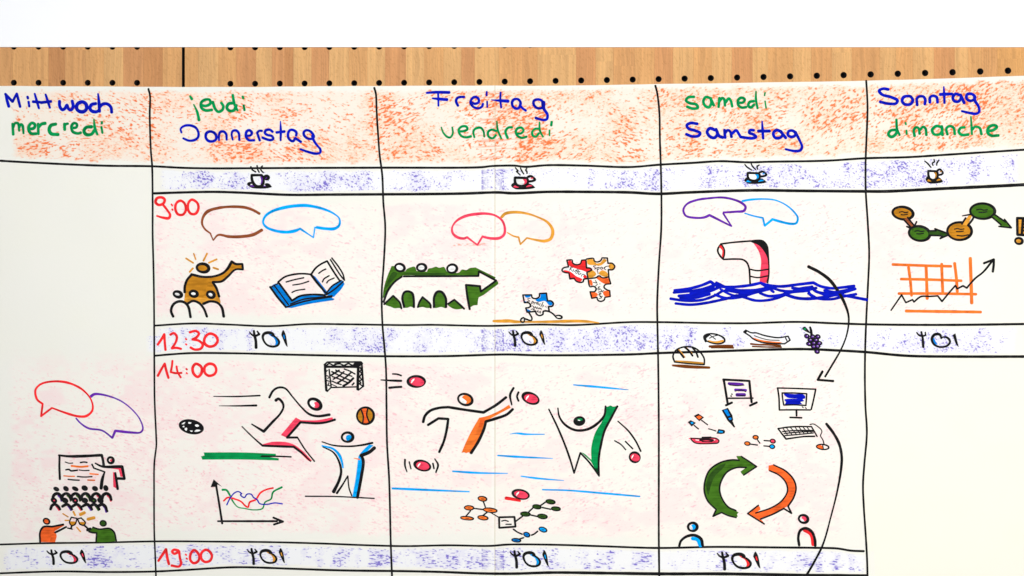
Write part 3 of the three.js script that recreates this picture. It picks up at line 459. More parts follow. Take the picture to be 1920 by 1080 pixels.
// ---------------------------------------------------------------- second day column, afternoon
const L4 = fr(280, 670, 4), GO = fr(600, 670, 15.43);
drawSet('runner_drawing', 'leaping runner in pink', L4, [
  ['speed_line', p => p.s(K, [5, 9, 10], '485,292 650,293 832,286').cut().s(K, [3, 9, 13], '525,363 660,363 805,360')],
  ['body', p => p.s(K, [15, 13, 9, 10, 15, 17], '902,300 930,250 970,226 1020,232 1080,300 1140,370 1200,424 1260,440 1353,429').s(K, [18, 12, 15, 17, 8], '950,322 970,310 998,335 1008,370 985,420 920,490 860,555! 770,500').f(PINK, '1100,450! 1140,470! 1260,470 1375,448! 1382,472! 1250,492 1135,487! 1030,600! 988,582!').s(K, [15, 14, 15, 14], '1394,466 1330,485 1260,493 1135,486! 1035,600! 1110,600').s(K, 9, '1112,598 1170,690 1240,778').f(PINK, '845,652! 930,632 1030,635 1090,655 1150,700 1222,772! 1208,780 1090,672! 860,667!').s(K, [7, 8, 14, 15, 14, 7], '697,518 770,590 850,661! 1085,670! 1150,720 1212,779')],
  ['head', p => p.b(PINK, 1262, 358, 32, 24, 25).s(WHITE, 24, '1222,340 1232,360').e(K, 17, 1242, 350, 52, 34, 25)]]);
draw('turf_drawing', 'green stripe of turf under the runner', L4, p => p.f(GREEN, '390,742! 415,735! 410,712! 700,712 950,722! 952,738! 890,745! 972,756! 972,772! 690,765 400,766!').s(K, [4, 12, 11, 9], '520,740 700,740 960,741 1065,745'));
draw('football_drawing', 'black and white football', L4, p => { p.b(K, 317, 520, 92, 57, 9); for (const s of ['244,500 258,488 272,484 262,500', '296,484 318,490 312,497 296,496', '344,508 362,502 376,514 356,520', '266,536 280,526 286,532 280,550', '340,556 354,542 386,546 368,556', '306,548 328,550 320,558', '250,520 262,512 266,524']) p.f(WHITE, s); });
draw('goal_drawing', 'black handball goal with a net', GO, p => {
  p.s(K, 40, '130,215 220,135! 1190,130! 1230,180').s(K, 60, '160,270 1120,270').s(K, 58, '150,210 165,580 190,955').s(K, 66, '1112,280 1095,920').s(K, 44, '1215,190 1260,835').s(K, 34, '1260,832 1115,945! 1080,910').s(K, 32, '210,985 325,870! 1080,850').s(K, 34, '270,345 330,860');
  p.s(K, 36, '200,230 270,170! 390,230! 560,170! 700,235! 830,170! 960,230 1020,160').f(K, '960,235! 1010,150! 1200,150! 1180,262!').s(K, 40, '440,190 590,180');
  for (const [w, s] of [[30, '330,515 560,370'], [26, '390,630 550,540 700,410'], [30, '510,740 720,600 900,440'], [38, '680,825 830,735 970,600'], [28, '940,795 990,740'], [22, '460,365 680,460 930,545'], [26, '350,410 600,540 870,660'], [24, '360,550 600,640 800,730'], [22, '350,680 480,740 620,785'], [24, '710,335 860,390 1020,480'], [14, '330,770 490,840']]) p.s(K, w * 1.35, s);
  p.s(K, 30, '1170,290 1200,360! 1150,410! 1220,450! 1150,560! 1215,640! 1150,680! 1190,740! 1140,760! 1230,820'); for (const s of ['190,410 220,370', '180,515 250,545', '230,610 265,580', '190,660 280,690', '250,790 265,730', '200,790 300,825']) p.s(K, 24, s);
});
draw('basketball_drawing', 'orange and ochre ball', L4, p => p.b(TAN, 1622, 437, 66, 58, 10).f(FIRE, '1592,385! 1640,383 1630,430 1652,490 1602,495! 1608,430').e(K, 13, 1622, 437, 66, 60, 20).s(K, 9, '1592,396 1606,440 1602,495').s(K, 9, '1640,383 1632,430 1652,487'));
drawSet('standing_player_drawing', 'player in blue with raised arms', L4, [
  ['head', p => p.b(SKY, 1500, 605, 26, 24, 30).e(K, 15, 1487, 597, 42, 34, 10)],
  ['body', p => p.s(K, [7, 10, 11, 14], '1297,632 1380,658 1500,666 1600,656 1675,640').s(SKY, [11, 15, 20, 10], '1298,662 1380,685 1425,730 1448,790 1454,826').s(K, [7, 10, 14, 17, 24], '1303,670 1380,710 1420,770 1440,850 1425,920 1384,1006').s(K, [15, 9, 8, 8], '1408,1017 1450,955 1490,888! 1500,980 1520,1036').f(SKY, '1570,740! 1600,700 1650,652! 1682,658! 1604,735! 1592,850 1552,1045! 1524,1045! 1550,900').s(K, 22, '1690,677 1650,710 1588,735').s(K, 19, '1594,735 1606,780 1590,900 1562,1050').s(ORANGE, [4, 9], '1536,754 1578,764')],
  ['ground_line', p => p.s(K, 8, '1172,1040 1400,1042 1688,1056')]]);
drawSet('line_chart_drawing', 'small chart with green, red and blue curves', M4, [
  ['axis', p => p.s(K, 13, '502,392 525,530 549,684').s(K, [11, 13, 13], '516,667 760,667 960,667').f(K, '485,353! 548,410! 515,392! 500,410! 462,412!').s(K, 12, '932,640 1005,670! 936,692').f(K, '950,650! 1005,670! 945,692! 975,670!')],
  ['curve', p => p.s(GREEN, [15, 12, 8, 8, 9, 10, 12, 13], '550,432 580,434 605,470 630,520 665,560 720,572 780,582 850,572 870,525 915,500 930,450 996,412').s(RED, 12, '560,515 590,490 640,500 690,520 720,550 742,562 755,525 800,505 835,455 880,430 930,418').s(BLUE, 9, '583,545 605,500 640,456 670,445 695,460! 686,470 715,490 735,465 765,465 785,490 810,505 830,535 890,540 940,530 1000,537')]]);

// ---------------------------------------------------------------- third day column, morning
const N4 = fr(700, 460, 4), Z = fr(970, 475, 7.715), O = fr(700, 670, 3.5556);
drawSet('bridge_arrow_drawing', 'green arrow shaped bridge', N4, [
  ['arrow', p => p.f(MOSS, '72,400! 78,330 100,250 138,155! 170,158 195,190! 240,195! 250,180 280,165 310,160 325,192! 402,198! 415,175 440,170 470,160 495,168 530,162 550,195! 640,205 665,182 700,185 720,172 765,165! 918,240! 910,258! 792,195! 790,225! 225,225! 150,290 95,370').f(MOSS, '788,392! 800,342! 935,268! 938,290! 870,340 830,370').f(MOSS, '690,297! 800,300! 808,350! 788,400 782,448! 750,452 722,470!')
    .f(DEEP, '85,330 110,260 150,200 180,210 130,280').f(DEEP, '225,205 330,205 420,208 540,212 540,224 300,224').s(K, [14, 13, 11], '78,425 110,340 160,275 215,235').s(K, [11, 12, 12, 13, 14], '228,233 500,232 788,230! 792,196! 922,265! 806,347! 800,306! 695,297! 705,380 723,478')],
  ['house', p => p.f(MOSS, '88,440 155,375! 202,428! 210,472! 190,470 160,472 135,462').s(K, 11, '82,442 150,378! 200,430 212,474').cut().f(MOSS, '335,465 370,386! 432,442! 430,466 400,470 370,462').s(K, 12, '335,464 345,430 370,388! 428,442 431,468').cut().f(MOSS, '560,446 608,408! 682,472! 650,478 620,480 590,470').s(K, 12, '560,440 608,408! 650,445 682,476')],
  ['arch', p => p.f(MOSS, '230,465 225,380 255,347 290,360 303,400 305,465 280,460 255,468').s(K, 14, '232,463 219,390 235,352 262,345 293,360 304,410 305,463').cut().f(MOSS, '460,468 460,380 490,342 530,365 545,410 546,470 510,462').s(K, 15, '456,463 458,385 483,347 513,350 543,395 546,463')],
  ['head', p => { for (const [x, y, a, b] of [[200, 167, 34, 28], [362, 167, 34, 26], [591, 175, 36, 31]]) p.b(WHITE, x, y, a, b, 8).e(K, 14, x, y, a, b, 8).cut(); }]]);
LEVEL = 40;
drawSet('puzzle_piece_drawing', 'red puzzle piece with the word Kultur', Z, [
  ['puzzle_piece', p => p.f(WHITE, '715,100! 790,98 800,140 850,165 910,150 930,100! 990,95! 1000,210! 1050,215 1075,240 1040,260 1005,275! 1020,365! 960,375 950,410 900,420 850,400 820,360! 760,370! 745,285! 680,275 645,245 670,210 740,195!').f(RED, '730,118 775,105 800,145 870,172 935,105! 992,108! 1002,210 1066,232 1010,272 950,252 850,222 750,180').f(RED, '665,245 760,262 850,330 940,378 900,415 845,392 760,358! 745,285 685,265').f(RED, '950,330 985,312 1004,352 965,358').o(K, [17, 19, 17], '715,100! 790,98 800,140 850,165 910,150 930,100! 990,95! 1000,210! 1050,215 1075,240 1040,260 1005,275! 1020,365! 960,375 950,410 900,420 850,400 820,360! 760,370! 745,285! 680,275 645,245 670,210 740,195!')],
  ['word_lettering', p => { for (const s of ['778,190 755,245', '802,200 766,224! 800,262', '818,225 811,254 830,260 848,238', '872,225 836,286', '890,235 855,296', '850,252 905,266', '890,272 882,300 902,305 918,286', '925,332 940,306 972,312']) p.s(K, 7, s); }]]);
drawSet('puzzle_piece_drawing', 'ochre puzzle piece with the word Spot', Z, [
  ['puzzle_piece', p => p.f(OCHRE, '1012,92 1090,86 1120,125 1185,182 1130,172 1020,158').f(OCHRE, '1150,150 1200,135 1250,80 1290,100 1245,150 1195,178').f(OCHRE, '1020,290 1085,245 1140,300 1100,342 1030,352').f(OCHRE, '1175,290 1230,245 1305,290 1300,335 1240,335').b(OCHRE, 1358, 190, 42, 38, 0).s(K, 17, '1000,82! 1100,75 1112,110 1150,125 1200,110 1225,66! 1300,68! 1310,145! 1370,145 1408,190 1380,235 1315,236! 1322,340! 1230,355 1180,325 1140,350 1028,365')],
  ['word_lettering', p => { for (const s of ['1132,180 1096,186 1120,205 1136,222 1110,228', '1148,205 1158,250 1166,292', '1150,214 1182,202 1176,230 1155,236', '1280,190 1250,215 1280,240', '1255,215 1285,190 1342,184']) p.s(K, 7, s); p.e(K, 7, 1215, 215, 15, 15, 0); }]]);
drawSet('puzzle_piece_drawing', 'orange puzzle piece with the word Visites', Z, [
  ['puzzle_piece', p => p.f(FIRE, '1040,385 1070,385 1087,460 1060,465').f(FIRE, '1140,350 1210,340 1318,360! 1330,432 1260,440 1178,390').f(FIRE, '1062,566 1120,560 1165,597 1130,630 1080,642').f(FIRE, '1238,560 1330,540 1338,618 1268,622').s(K, 17, '1022,370! 1050,482 1100,476 1138,510 1120,552 1052,556! 1075,650! 1150,636! 1166,680 1210,695 1258,670 1265,636! 1342,624! 1335,540! 1290,525 1252,490 1272,452 1350,440! 1322,345')],
  ['word_lettering', p => { for (const s of ['1096,420 1150,430! 1128,392', '1190,440 1196,444', '1160,445 1122,480', '1192,482 1166,490 1186,505 1150,516', '1202,515 1166,532', '1252,540 1166,562', '1210,525 1228,562', '1178,592 1208,590 1202,570 1180,602 1204,616', '1232,620 1192,625 1222,640 1182,655']) p.s(K, 7, s); }]]);
drawSet('puzzle_piece_drawing', 'blue running puzzle piece with legs and the word Sprachanimation', Z, [
  ['puzzle_piece', p => p.f(CAN, '108,612 195,612 180,632 150,642 120,636').f(CAN, '262,672 330,640 338,590! 415,585! 430,680 502,712 500,745 462,752 400,690 300,702').f(CAN, '112,690 130,700 110,706').f(CAN, '132,805 160,812 195,832 140,842').o(K, [17, 20, 17], '80,602! 205,600! 215,640 265,655 315,630 322,582! 420,576! 435,686! 490,690 520,725 505,763 450,770! 460,835! 375,840 370,880 320,900 280,880 262,840! 140,850! 122,790! 175,780 188,750 165,716 102,714!')],
  ['leg', p => p.s(K, [20, 17, 20], '168,858 212,940 200,970 108,945').o(K, 17, '92,930 52,955 56,990 88,998 104,962').cut().s(K, [22, 18, 20], '400,830 460,842 512,872 552,912').e(K, 17, 600, 920, 44, 23, 4)],
  ['word_lettering', p => { for (const s of ['188,650 150,656 165,680 182,690 138,696', '218,690 195,742', '215,692 238,706 214,722', '240,738 252,710 268,716', '302,712 300,742', '338,730 315,736 322,757', '372,705 340,772', '352,747 378,750 366,777', '400,770 425,778', '196,775 205,760 232,765 236,788', '250,792 260,770 276,797', '290,775 285,800', '300,806 316,785 326,806 342,790 346,816', '198,812 225,800 232,822', '240,798 250,832', '268,820 264,842', '285,845 302,825 296,850', '310,858 336,836 330,868']) p.s(K, 6, s); p.e(K, 6, 285, 722, 12, 12, 0); }]]);
LEVEL = 26;
draw('ground_stroke', 'ochre stroke of ground under the running puzzle piece', N4, p => p.s(OCHRE, [16, 24, 22, 12, 14, 18, 20, 22, 22, 18, 6], '902,568 950,568 1025,567 1060,572 1180,574 1300,573 1380,571 1450,569 1530,568 1600,571 1692,580'));

// ---------------------------------------------------------------- third day column, afternoon
function ball(label, f, cx, cy, rx, ry, rot, extra) {
  const set = [['ball', p => p.b(K, cx, cy, rx, ry, rot).b(PINK, cx + rx * 0.05, cy + ry * 0.04, rx * 0.76, ry * 0.66, rot).f(WHITE, `${cx - rx * 0.5},${cy + ry * 0.28} ${cx - rx * 0.48},${cy - ry * 0.12} ${cx - rx * 0.18},${cy - ry * 0.48} ${cx - rx * 0.22},${cy - ry * 0.2}`)]];
  if (extra) set.push(extra); drawSet('ball_drawing', label, f, set);
}
ball('red ball flying in with three speed lines', O, 287, 160, 67, 42, 5, ['speed_line', p => p.s(K, 9, '130,110 160,112 187,121').cut().s(K, [6, 12, 13], '52,150 120,154 187,156').cut().s(K, 13, '107,202 150,198 188,196')]);
ball('red ball beside the player\'s outstretched arm', O, 1048, 272, 61, 42, 20, ['motion_arc', p => p.s(K, [12, 13, 7], '935,203 912,250 923,316').cut().s(K, 11, '968,232 958,260 968,290')]);
ball('red ball bouncing between short arcs', O, 327, 720, 61, 38, 10, ['motion_arc', p => p.s(K, [10, 10, 6], '212,680 212,720 225,762').cut().s(K, 7, '240,695 252,742').cut().s(K, 9, '398,706 405,740').cut().s(K, [6, 11, 8], '410,675 432,715 418,765')]);
ball('small red ball falling beside the green swimmer', O, 1742, 665, 42, 38, 10, ['motion_arc', p => p.s(K, [7, 9, 9], '1630,425 1700,490 1750,560 1782,625').cut().s(K, 7, '1608,555 1650,580 1682,615').cut().s(K, 8, '1680,560 1728,608')]);
ball('red ball above the mind map', O, 982, 912, 59, 37, 12, ['ground_stroke', p => p.s(RED, [20, 20, 14], '885,937 930,944 978,955')]);
drawSet('handball_player_drawing', 'throwing player in orange', O, [
  ['head', p => p.b(ORANGE, 622, 280, 34, 26, 30).s(WHITE, 20, '588,278 612,298').e(K, 12, 613, 280, 47, 37, 25)],
  ['body', p => p.f(ORANGE, '706,402! 760,390 850,350 905,315! 916,335! 830,380 748,425! 745,470 705,560 652,638! 632,632 620,638 605,632 588,636! 620,560 660,480').f(FIRE, '720,400! 748,405! 720,470! 690,470!').s(K, 15, '333,430 345,390 380,355 440,336 500,331! 620,350 735,366! 820,316 885,266').s(K, [15, 16, 15, 17], '930,345 890,380 820,406 750,427! 740,470 700,560 652,636').s(K, 14, '365,450 435,406! 500,410! 490,480 470,560 440,630')]]);
drawSet('swimmer_drawing', 'diving figure in green with raised arms', O, [
  ['head', p => p.b(K, 1373, 424, 40, 33, 8).b(GREEN, 1376, 414, 17, 9, 0).s(WHITE, 6, '1366,418 1376,420')],
  ['body', p => p.f(GREEN, '1545,323! 1560,328 1580,320 1600,328 1622,323! 1555,460 1515,570 1502,690 1500,784! 1450,692! 1385,632! 1405,640 1453,682! 1453,600 1480,500 1532,410').s(K, [8, 11, 11, 9, 10, 9], '1170,345 1230,470 1280,590 1315,690 1338,770! 1380,636! 1440,700 1505,790').s(K, [7, 12, 14, 15, 14, 10], '1230,338 1240,395 1280,450 1350,485 1430,478 1500,435 1540,385 1548,325').s(K, [12, 13, 11], '1626,326 1580,412 1540,492 1515,592 1502,680 1503,786')]]);
drawSet('water_stroke_drawing', 'light blue strokes of water round the players', O, [['water_stroke', p => p.s(SKY, [8, 14, 12, 4], '1335,183 1500,197 1700,216')], ['water_stroke', p => p.s(SKY, [3, 13, 8, 6], '910,511 950,505 1010,511 1140,512')], ['water_stroke', p => p.s(SKY, [9, 14, 10, 4], '830,653 950,661 1195,673')], ['water_stroke', p => p.s(SKY, [10, 14, 10, 5], '530,758 700,769 895,772')], ['water_stroke', p => p.s(SKY, [7, 12, 9, 4], '985,791 1100,806 1270,820')], ['water_stroke', p => p.s(SKY, [12, 15, 12, 7], '128,872 350,882 640,894')], ['water_stroke', p => p.s(SKY, [8, 11, 13, 9], '1128,881 1300,886 1500,902 1775,926')]]);
const MM = fr(850, 920, 9.143);
const node = (p, col, cx, cy, rx, ry, rot = 6) => p.b(col, cx, cy, rx, ry, rot).e(K, 15, cx, cy, rx, ry, rot).s(K, 6, `${cx - rx * 0.25},${cy} ${cx + rx * 0.3},${cy + 4}`);
drawSet('mind_map_drawing', 'mind map with orange, green and blue branches', MM, [
  ['box', p => p.s(K, 27, '785,452! 1048,445! 1066,612! 788,632! 785,458').s(K, 17, '830,517 890,505 942,522').s(K, 17, '902,572 992,571')],
  ['orange_branch', p => { for (const [w, s] of [[18, '515,180 550,276'], [18, '355,300 510,318'], [18, '297,340 220,430'], [20, '580,365 510,420'], [14, '640,370 772,448']]) p.s(K, w, s); for (const a of [[500, 135, 72, 40], [270, 290, 80, 36], [632, 330, 112, 38], [236, 467, 106, 30], [508, 460, 84, 36]]) node(p, ORANGE, ...a); }],
  ['green_branch', p => { for (const s of ['1075,517 1190,430', '1297,355 1370,285', '1500,247 1590,185', '1527,285 1670,315', '1330,412 1450,440']) p.s(K, 20, s); for (const a of [[1235, 396, 84, 34], [1432, 272, 68, 36], [1665, 186, 76, 36], [1756, 306, 72, 34], [1526, 437, 78, 40]]) node(p, DEEP, ...a); }],
  ['blue_branch', p => { for (const s of ['1030,655 1100,705 1180,740', '1340,757 1390,735 1445,690', '1110,832 1205,800']) p.s(K, 20, s); node(p, CAN, 1258, 748, 50, 38, 25); node(p, SKY, 1535, 662, 66, 38, 15); node(p, CAN, 1079, 844, 73, 30, 8); }]]);

// ---------------------------------------------------------------- fourth day column
const Q4 = fr(1220, 420, 4), R4 = fr(1220, 590, 4), T4 = fr(1220, 810, 4), BA = fr(1380, 610, 10.667), MO = fr(1440, 720, 8.308), PI = fr(1270, 750, 9.6);
draw('periscope_drawing', 'red and black periscope', Q4, p => p.f(PINK, '765,138! 812,160 852,210 878,270 882,442! 815,442! 822,350 826,270 806,200').f(K, '730,126! 790,117 842,122 876,160 886,230 890,380 880,450! 866,440! 878,370 874,260 848,205 808,160 760,140!').s(K, 11, '525,150 620,138 745,128').s(K, 11, '527,150 506,180 502,205 520,240 545,266! 620,263 690,268 720,290 736,330 742,400 744,446').f(RED, '513,168 540,158! 553,210 546,252 534,245 536,200').s(K, 9, '528,150 550,190 551,230 542,260').s(K, 9, '745,340 800,350 880,340').s(K, 9, '745,392 800,402 872,390'));
draw('sea_drawing', 'dark blue waves', Q4, p => { for (const [w, s] of [[17, '178,498 240,492 300,482 380,460 448,432! 490,460 560,472 650,470 750,458 822,442! 880,460 980,468 1100,454 1218,440! 1270,466 1350,482 1450,474 1524,465'], [15, '172,514 300,503 400,484 480,455'], [18, '210,540 330,528 450,500 520,470'], [18, '222,558 330,552 440,525'], [16, '148,560 250,574 380,570 480,536 540,500'], [16, '186,596 300,605 420,591 540,566 640,541 760,502 905,474'], [16, '490,440 600,488 720,498 850,488 912,470'], [16, '480,530 560,555 660,550 780,515 880,490'], [16, '640,535 700,550 780,573 850,574 930,560 1010,530 1100,490 1210,470'], [14, '522,488 600,530 700,545'], [16, '818,518 880,540 960,535 1042,514 1180,500'], [15, '822,442 880,480 920,510'], [18, '1010,530 1100,556 1200,560 1300,548 1420,520 1532,486'], [16, '905,478 980,500 1060,505 1200,490'], [17, '1205,470 1230,500 1300,520 1420,505 1518,486'], [16, '1180,520 1230,552 1350,564 1450,542 1538,526'], [14, '1182,492 1190,520 1230,548'], [17, '1350,520 1480,542 1560,557 1618,568'], [16, '1240,508 1320,532 1420,532'], [18, '300,520 420,492 470,470'], [16, '560,495 680,515 800,505'], [16, '1060,480 1180,490 1240,480'], [15, '1300,498 1400,512 1490,498']]) p.s(BLUE, w * 1.22, s); });
LEVEL = 50;
draw('curved_arrow_drawing', 'long curved black arrow from the waves down to the computer', Q4, p => p.s(K, [20, 20, 20, 18, 12, 9, 9, 11, 12], '1182,320 1260,360 1340,420 1400,500 1450,590 1480,680 1482,750 1462,850 1420,950 1355,1062 1306,1144').s(K, 15, '1286,1105 1250,1168! 1366,1177'));
draw('curved_line_drawing', 'long curved black line from the computer to the evening meal row', T4, p => p.s(K, [17, 17, 15, 11, 9, 10, 13, 14], '1315,-63 1370,10 1412,90 1430,180 1425,280 1395,450 1350,630 1290,840 1220,980 1150,1100'));
LEVEL = 26;
draw('bread_roll_drawing', 'small bread roll', R4, p => p.s(EARTH, 16, '440,238 520,234 612,234').s(EARTH, 12, '455,246 540,247 618,248').s(OCHRE, 14, '432,198 480,207 540,196').e(K, 9, 475, 180, 78, 36, 8).s(K, [8, 20, 14], '440,150 405,172 412,200').s(K, 5, '440,150 485,184').s(K, 5, '440,176 468,162 512,152'));
draw('banana_drawing', 'banana', BA, p => p.s(EARTH, 34, '290,370 450,385 600,386 880,405').s(EARTH, 28, '325,420 600,432 900,434').f(ORANGE, '285,235 500,290 700,318 915,338 850,352 600,342 400,302').o(K, [22, 24, 22], '190,95! 300,147 400,150 540,195 700,230 850,245 1035,217! 1075,295! 965,368! 700,360 480,330 340,270 270,210 150,132!').s(K, 13, '360,205 500,255 650,290 860,298').f(K, '150,132! 190,95! 222,122! 190,155!').s(K, 20, '985,250 1012,305'));
draw('grape_drawing', 'bunch of purple grapes', BA, p => { const g = [[1410, 215], [1525, 225], [1630, 225], [1480, 290], [1595, 292], [1455, 370], [1550, 352], [1658, 356], [1545, 422], [1622, 415], [1615, 522]]; for (const [x, y] of g) p.b(K, x, y, 60, 48, 12); for (const [x, y] of g) p.b(GRAPE, x, y, 30, 22, 12); for (const [x, y] of g) p.b(WHITE, x + 8, y - 6, 8, 7, 0); p.s(K, [30, 44, 40], '1475,35 1490,90 1505,190').f(K, '1318,62 1360,24 1412,60 1475,155 1390,122').b(GREEN, 1370, 72, 26, 18, 20); });
LEVEL = 40;
draw('bread_loaf_drawing', 'round loaf of bread with three cuts', R4, p => p.s(EARTH, [14, 24, 22, 16], '165,380 240,386 330,392 438,396').s(OCHRE, 18, '186,352 300,358 388,366').s(OCHRE, 10, '210,262 254,318').s(OCHRE, 10, '262,242 308,292').s(K, 10, '178,354 166,310 190,266 250,241 320,246 370,281 400,330 400,374').s(K, 9, '178,354 280,366 396,374').s(K, 12, '200,268 222,290 246,320').s(K, 12, '252,242 285,270 313,308').s(K, 11, '312,246 338,280 353,318'));
LEVEL = 26;
draw('flip_chart_drawing', 'flip chart with purple scribbles', R4, p => { p.s(PURPLE, 19, '584,516 640,518 688,522').s(PURPLE, 18, '632,562 712,566').s(PURPLE, 24, '645,600 702,600').s(K, 6, '590,526 650,532 698,527').s(K, 6, '630,572 680,565 712,576').s(K, 7, '640,600 705,608').s(K, 14, '542,486! 738,496! 745,570 755,656').s(K, 14, '546,486 560,570 575,662').s(K, 10, '582,626 765,625').s(K, 14, '562,679 608,658').s(K, 14, '742,681 794,657').s(K, 8, '606,594 609,597').s(K, 8, '600,608 603,611'); });
draw('monitor_drawing', 'computer monitor with a blue screen', MO, p => p.s(K, 20, '140,60 440,68 738,80! 705,240 668,395').s(K, 20, '145,62 165,200 172,402! 400,400 655,402').f(BLUE, '242,155 400,155 540,160 575,190 570,225 535,235 558,262 500,280 535,312! 258,312 275,285 250,240 300,228 450,225 300,210').s(K, 19, '215,138! 400,138 598,150! 592,240 585,335').s(K, 18, '215,140 225,240 240,326! 400,322 578,332').s(K, 24, '438,410 440,492').s(K, 22, '337,518 520,524').s(K, 12, '528,352 544,366').s(K, 12, '576,366 592,378'));
draw('keyboard_drawing', 'computer keyboard', MO, p => { p.s(K, 19, '152,692 300,670 480,660 672,662').s(K, 20, '152,692 210,770 276,854! 400,836 560,816 722,812').s(K, 18, '672,662 715,735 760,815'); for (const s of ['222,738 400,722 690,720', '245,768 450,748 700,735', '260,800 450,785 700,760']) p.s(K, 16, s); for (const s of ['230,692 262,735 300,795', '285,682 330,740 372,790', '345,675 395,730 440,785', '415,670 455,720 500,778', '475,668 520,720 562,772', '540,668 580,715 620,768', '600,670 640,715 672,762']) p.s(K, 11, s); });
draw('computer_mouse_drawing', 'computer mouse with an orange button', MO, p => p.s(K, 13, '648,628 700,620 770,660 830,720 832,755 812,800 850,870 868,935').f(FIRE, '755,972 800,945! 850,965! 860,1005! 800,1010 765,995').e(K, 16, 846, 978, 94, 40, 3).s(K, 12, '845,945 858,1010'));
drawSet('flag_pin_drawing', 'three flag pins and a blue marker pen', PI, [
  ['flag_pin', p => p.f(K, '290,282! 375,242! 478,310! 390,380!').f(FIRE, '335,300! 390,275! 442,306! 385,348!').s(K, 17, '430,360 540,443')],
  ['flag_pin', p => p.f(K, '183,396! 235,358! 332,408! 255,475!').f(SKY, '230,405! 262,388! 292,412! 258,432!').s(K, 18, '300,455 376,518')],
  ['flag_pin', p => p.f(K, '735,518! 840,540 855,560 845,595! 800,608 700,602!').f(SKY, '745,550! 815,558! 810,586! 738,580!').s(K, 16, '556,515 620,532 690,555')],
  ['marker_pen', p => p.f(K, '793,180! 905,138! 985,270! 1000,350! 990,380! 1038,488! 1012,492! 960,430! 900,370!').f(CAN, '828,180! 890,165! 945,275! 900,292!').f(CAN, '910,322! 960,310! 975,340! 940,360!')]]);
draw('pocket_knife_drawing', 'pink pocket knife', PI, p => p.f(PINK, '235,685! 440,690 600,680 700,690 745,730 730,770 640,780 320,770 260,720').s(WHITE, 16, '330,715 385,722').s(WHITE, 12, '650,720 672,712').o(K, 17, '232,685! 440,690 600,676 700,690 745,730 728,768 640,780 320,770 260,725').s(K, 16, '440,668 600,664').s([0.03, 0.012, 0.016], 20, '400,712 520,692 640,716').s([0.03, 0.012, 0.016], 20, '400,728 520,712 630,732').s([0.03, 0.012, 0.016], 16, '440,744 540,748 620,744').s(K, 10, '392,718 480,745 600,748 652,722').s(PINK, 14, '208,690 228,688'));
drawSet('ball_pin_drawing', 'four round headed pins', PI, [[1403, 668, ORANGE, '1430,702 1480,773'], [1255, 780, ORANGE, '1310,790 1438,808'], [1712, 737, PINK, '1556,726 1670,734'], [1700, 835, SKY, '1552,822 1660,832']].map(([x, y, c, s]) => ['ball_pin', p => p.s(K, 19, s).b(c, x, y, 47, 32, 12).e(K, 16, x, y, 46, 33, 12)]));
draw('round_arrow_drawing', 'green round arrow', T4, p => p.f(MOSS, '662,208! 650,200! 640,178! 675,178! 792,257! 695,324! 680,310! 672,295! 715,263! 640,265 570,300 525,370 515,430 535,500 580,560 638,588! 658,602! 645,615! 652,630! 638,642! 530,602! 468,632! 490,580! 430,520 402,450 405,370 440,280 520,226 600,206').f(DEEP, '415,400 440,320 500,260 560,235 540,270 480,330 450,400 430,470').s(K, [10, 10, 9], '662,210 600,208 520,228 440,285 405,370 402,450 430,520 490,580! 466,631! 530,602! 580,625 640,640').s(K, 10, '715,264 640,266 570,300 526,370 515,430 535,500 580,560 638,588').s(K, 9, '678,182 735,218 792,258! 695,322'));
draw('round_arrow_drawing', 'orange round arrow', T4, p => p.f(FIRE, '882,250! 930,245 1010,295 1070,360 1088,420 1070,490 1025,555! 995,572! 920,610 822,650! 855,687! 725,613! 805,550! 818,560! 822,580! 785,605! 900,565 980,510 1022,440 1010,370 960,320 880,287!').s(K, [9, 11, 10], '920,245 1010,291 1070,356 1088,420 1070,490 1028,555! 1054,608! 996,572! 920,612 820,652').s(K, 9, '890,288 960,322 1010,375 1024,440 985,510 905,565 785,606').s(K, 9, '806,548 725,610! 850,688'));
draw('person_drawing', 'small person with blue shading', T4, p => p.b(SKY, 322, 712, 22, 22, 0).s(WHITE, 18, '298,708 304,722').e(K, 15, 313, 710, 36, 29, 0).s(SKY, 26, '312,797 350,805 372,850').s(K, [16, 16, 18, 20, 18], '213,853 226,815 270,781 330,773 376,800 388,848'));
draw('person_drawing', 'small person with red shading', T4, p => p.b(PINK, 1150, 645, 22, 20, 0).s(WHITE, 16, '1128,655 1138,664').e(K, 15, 1143, 650, 33, 30, 20).s(RED, 22, '1150,735 1200,768 1216,844').s(K, [16, 16, 18, 18, 18], '1112,848 1105,790 1120,737 1160,720 1205,745 1228,800 1232,850'));

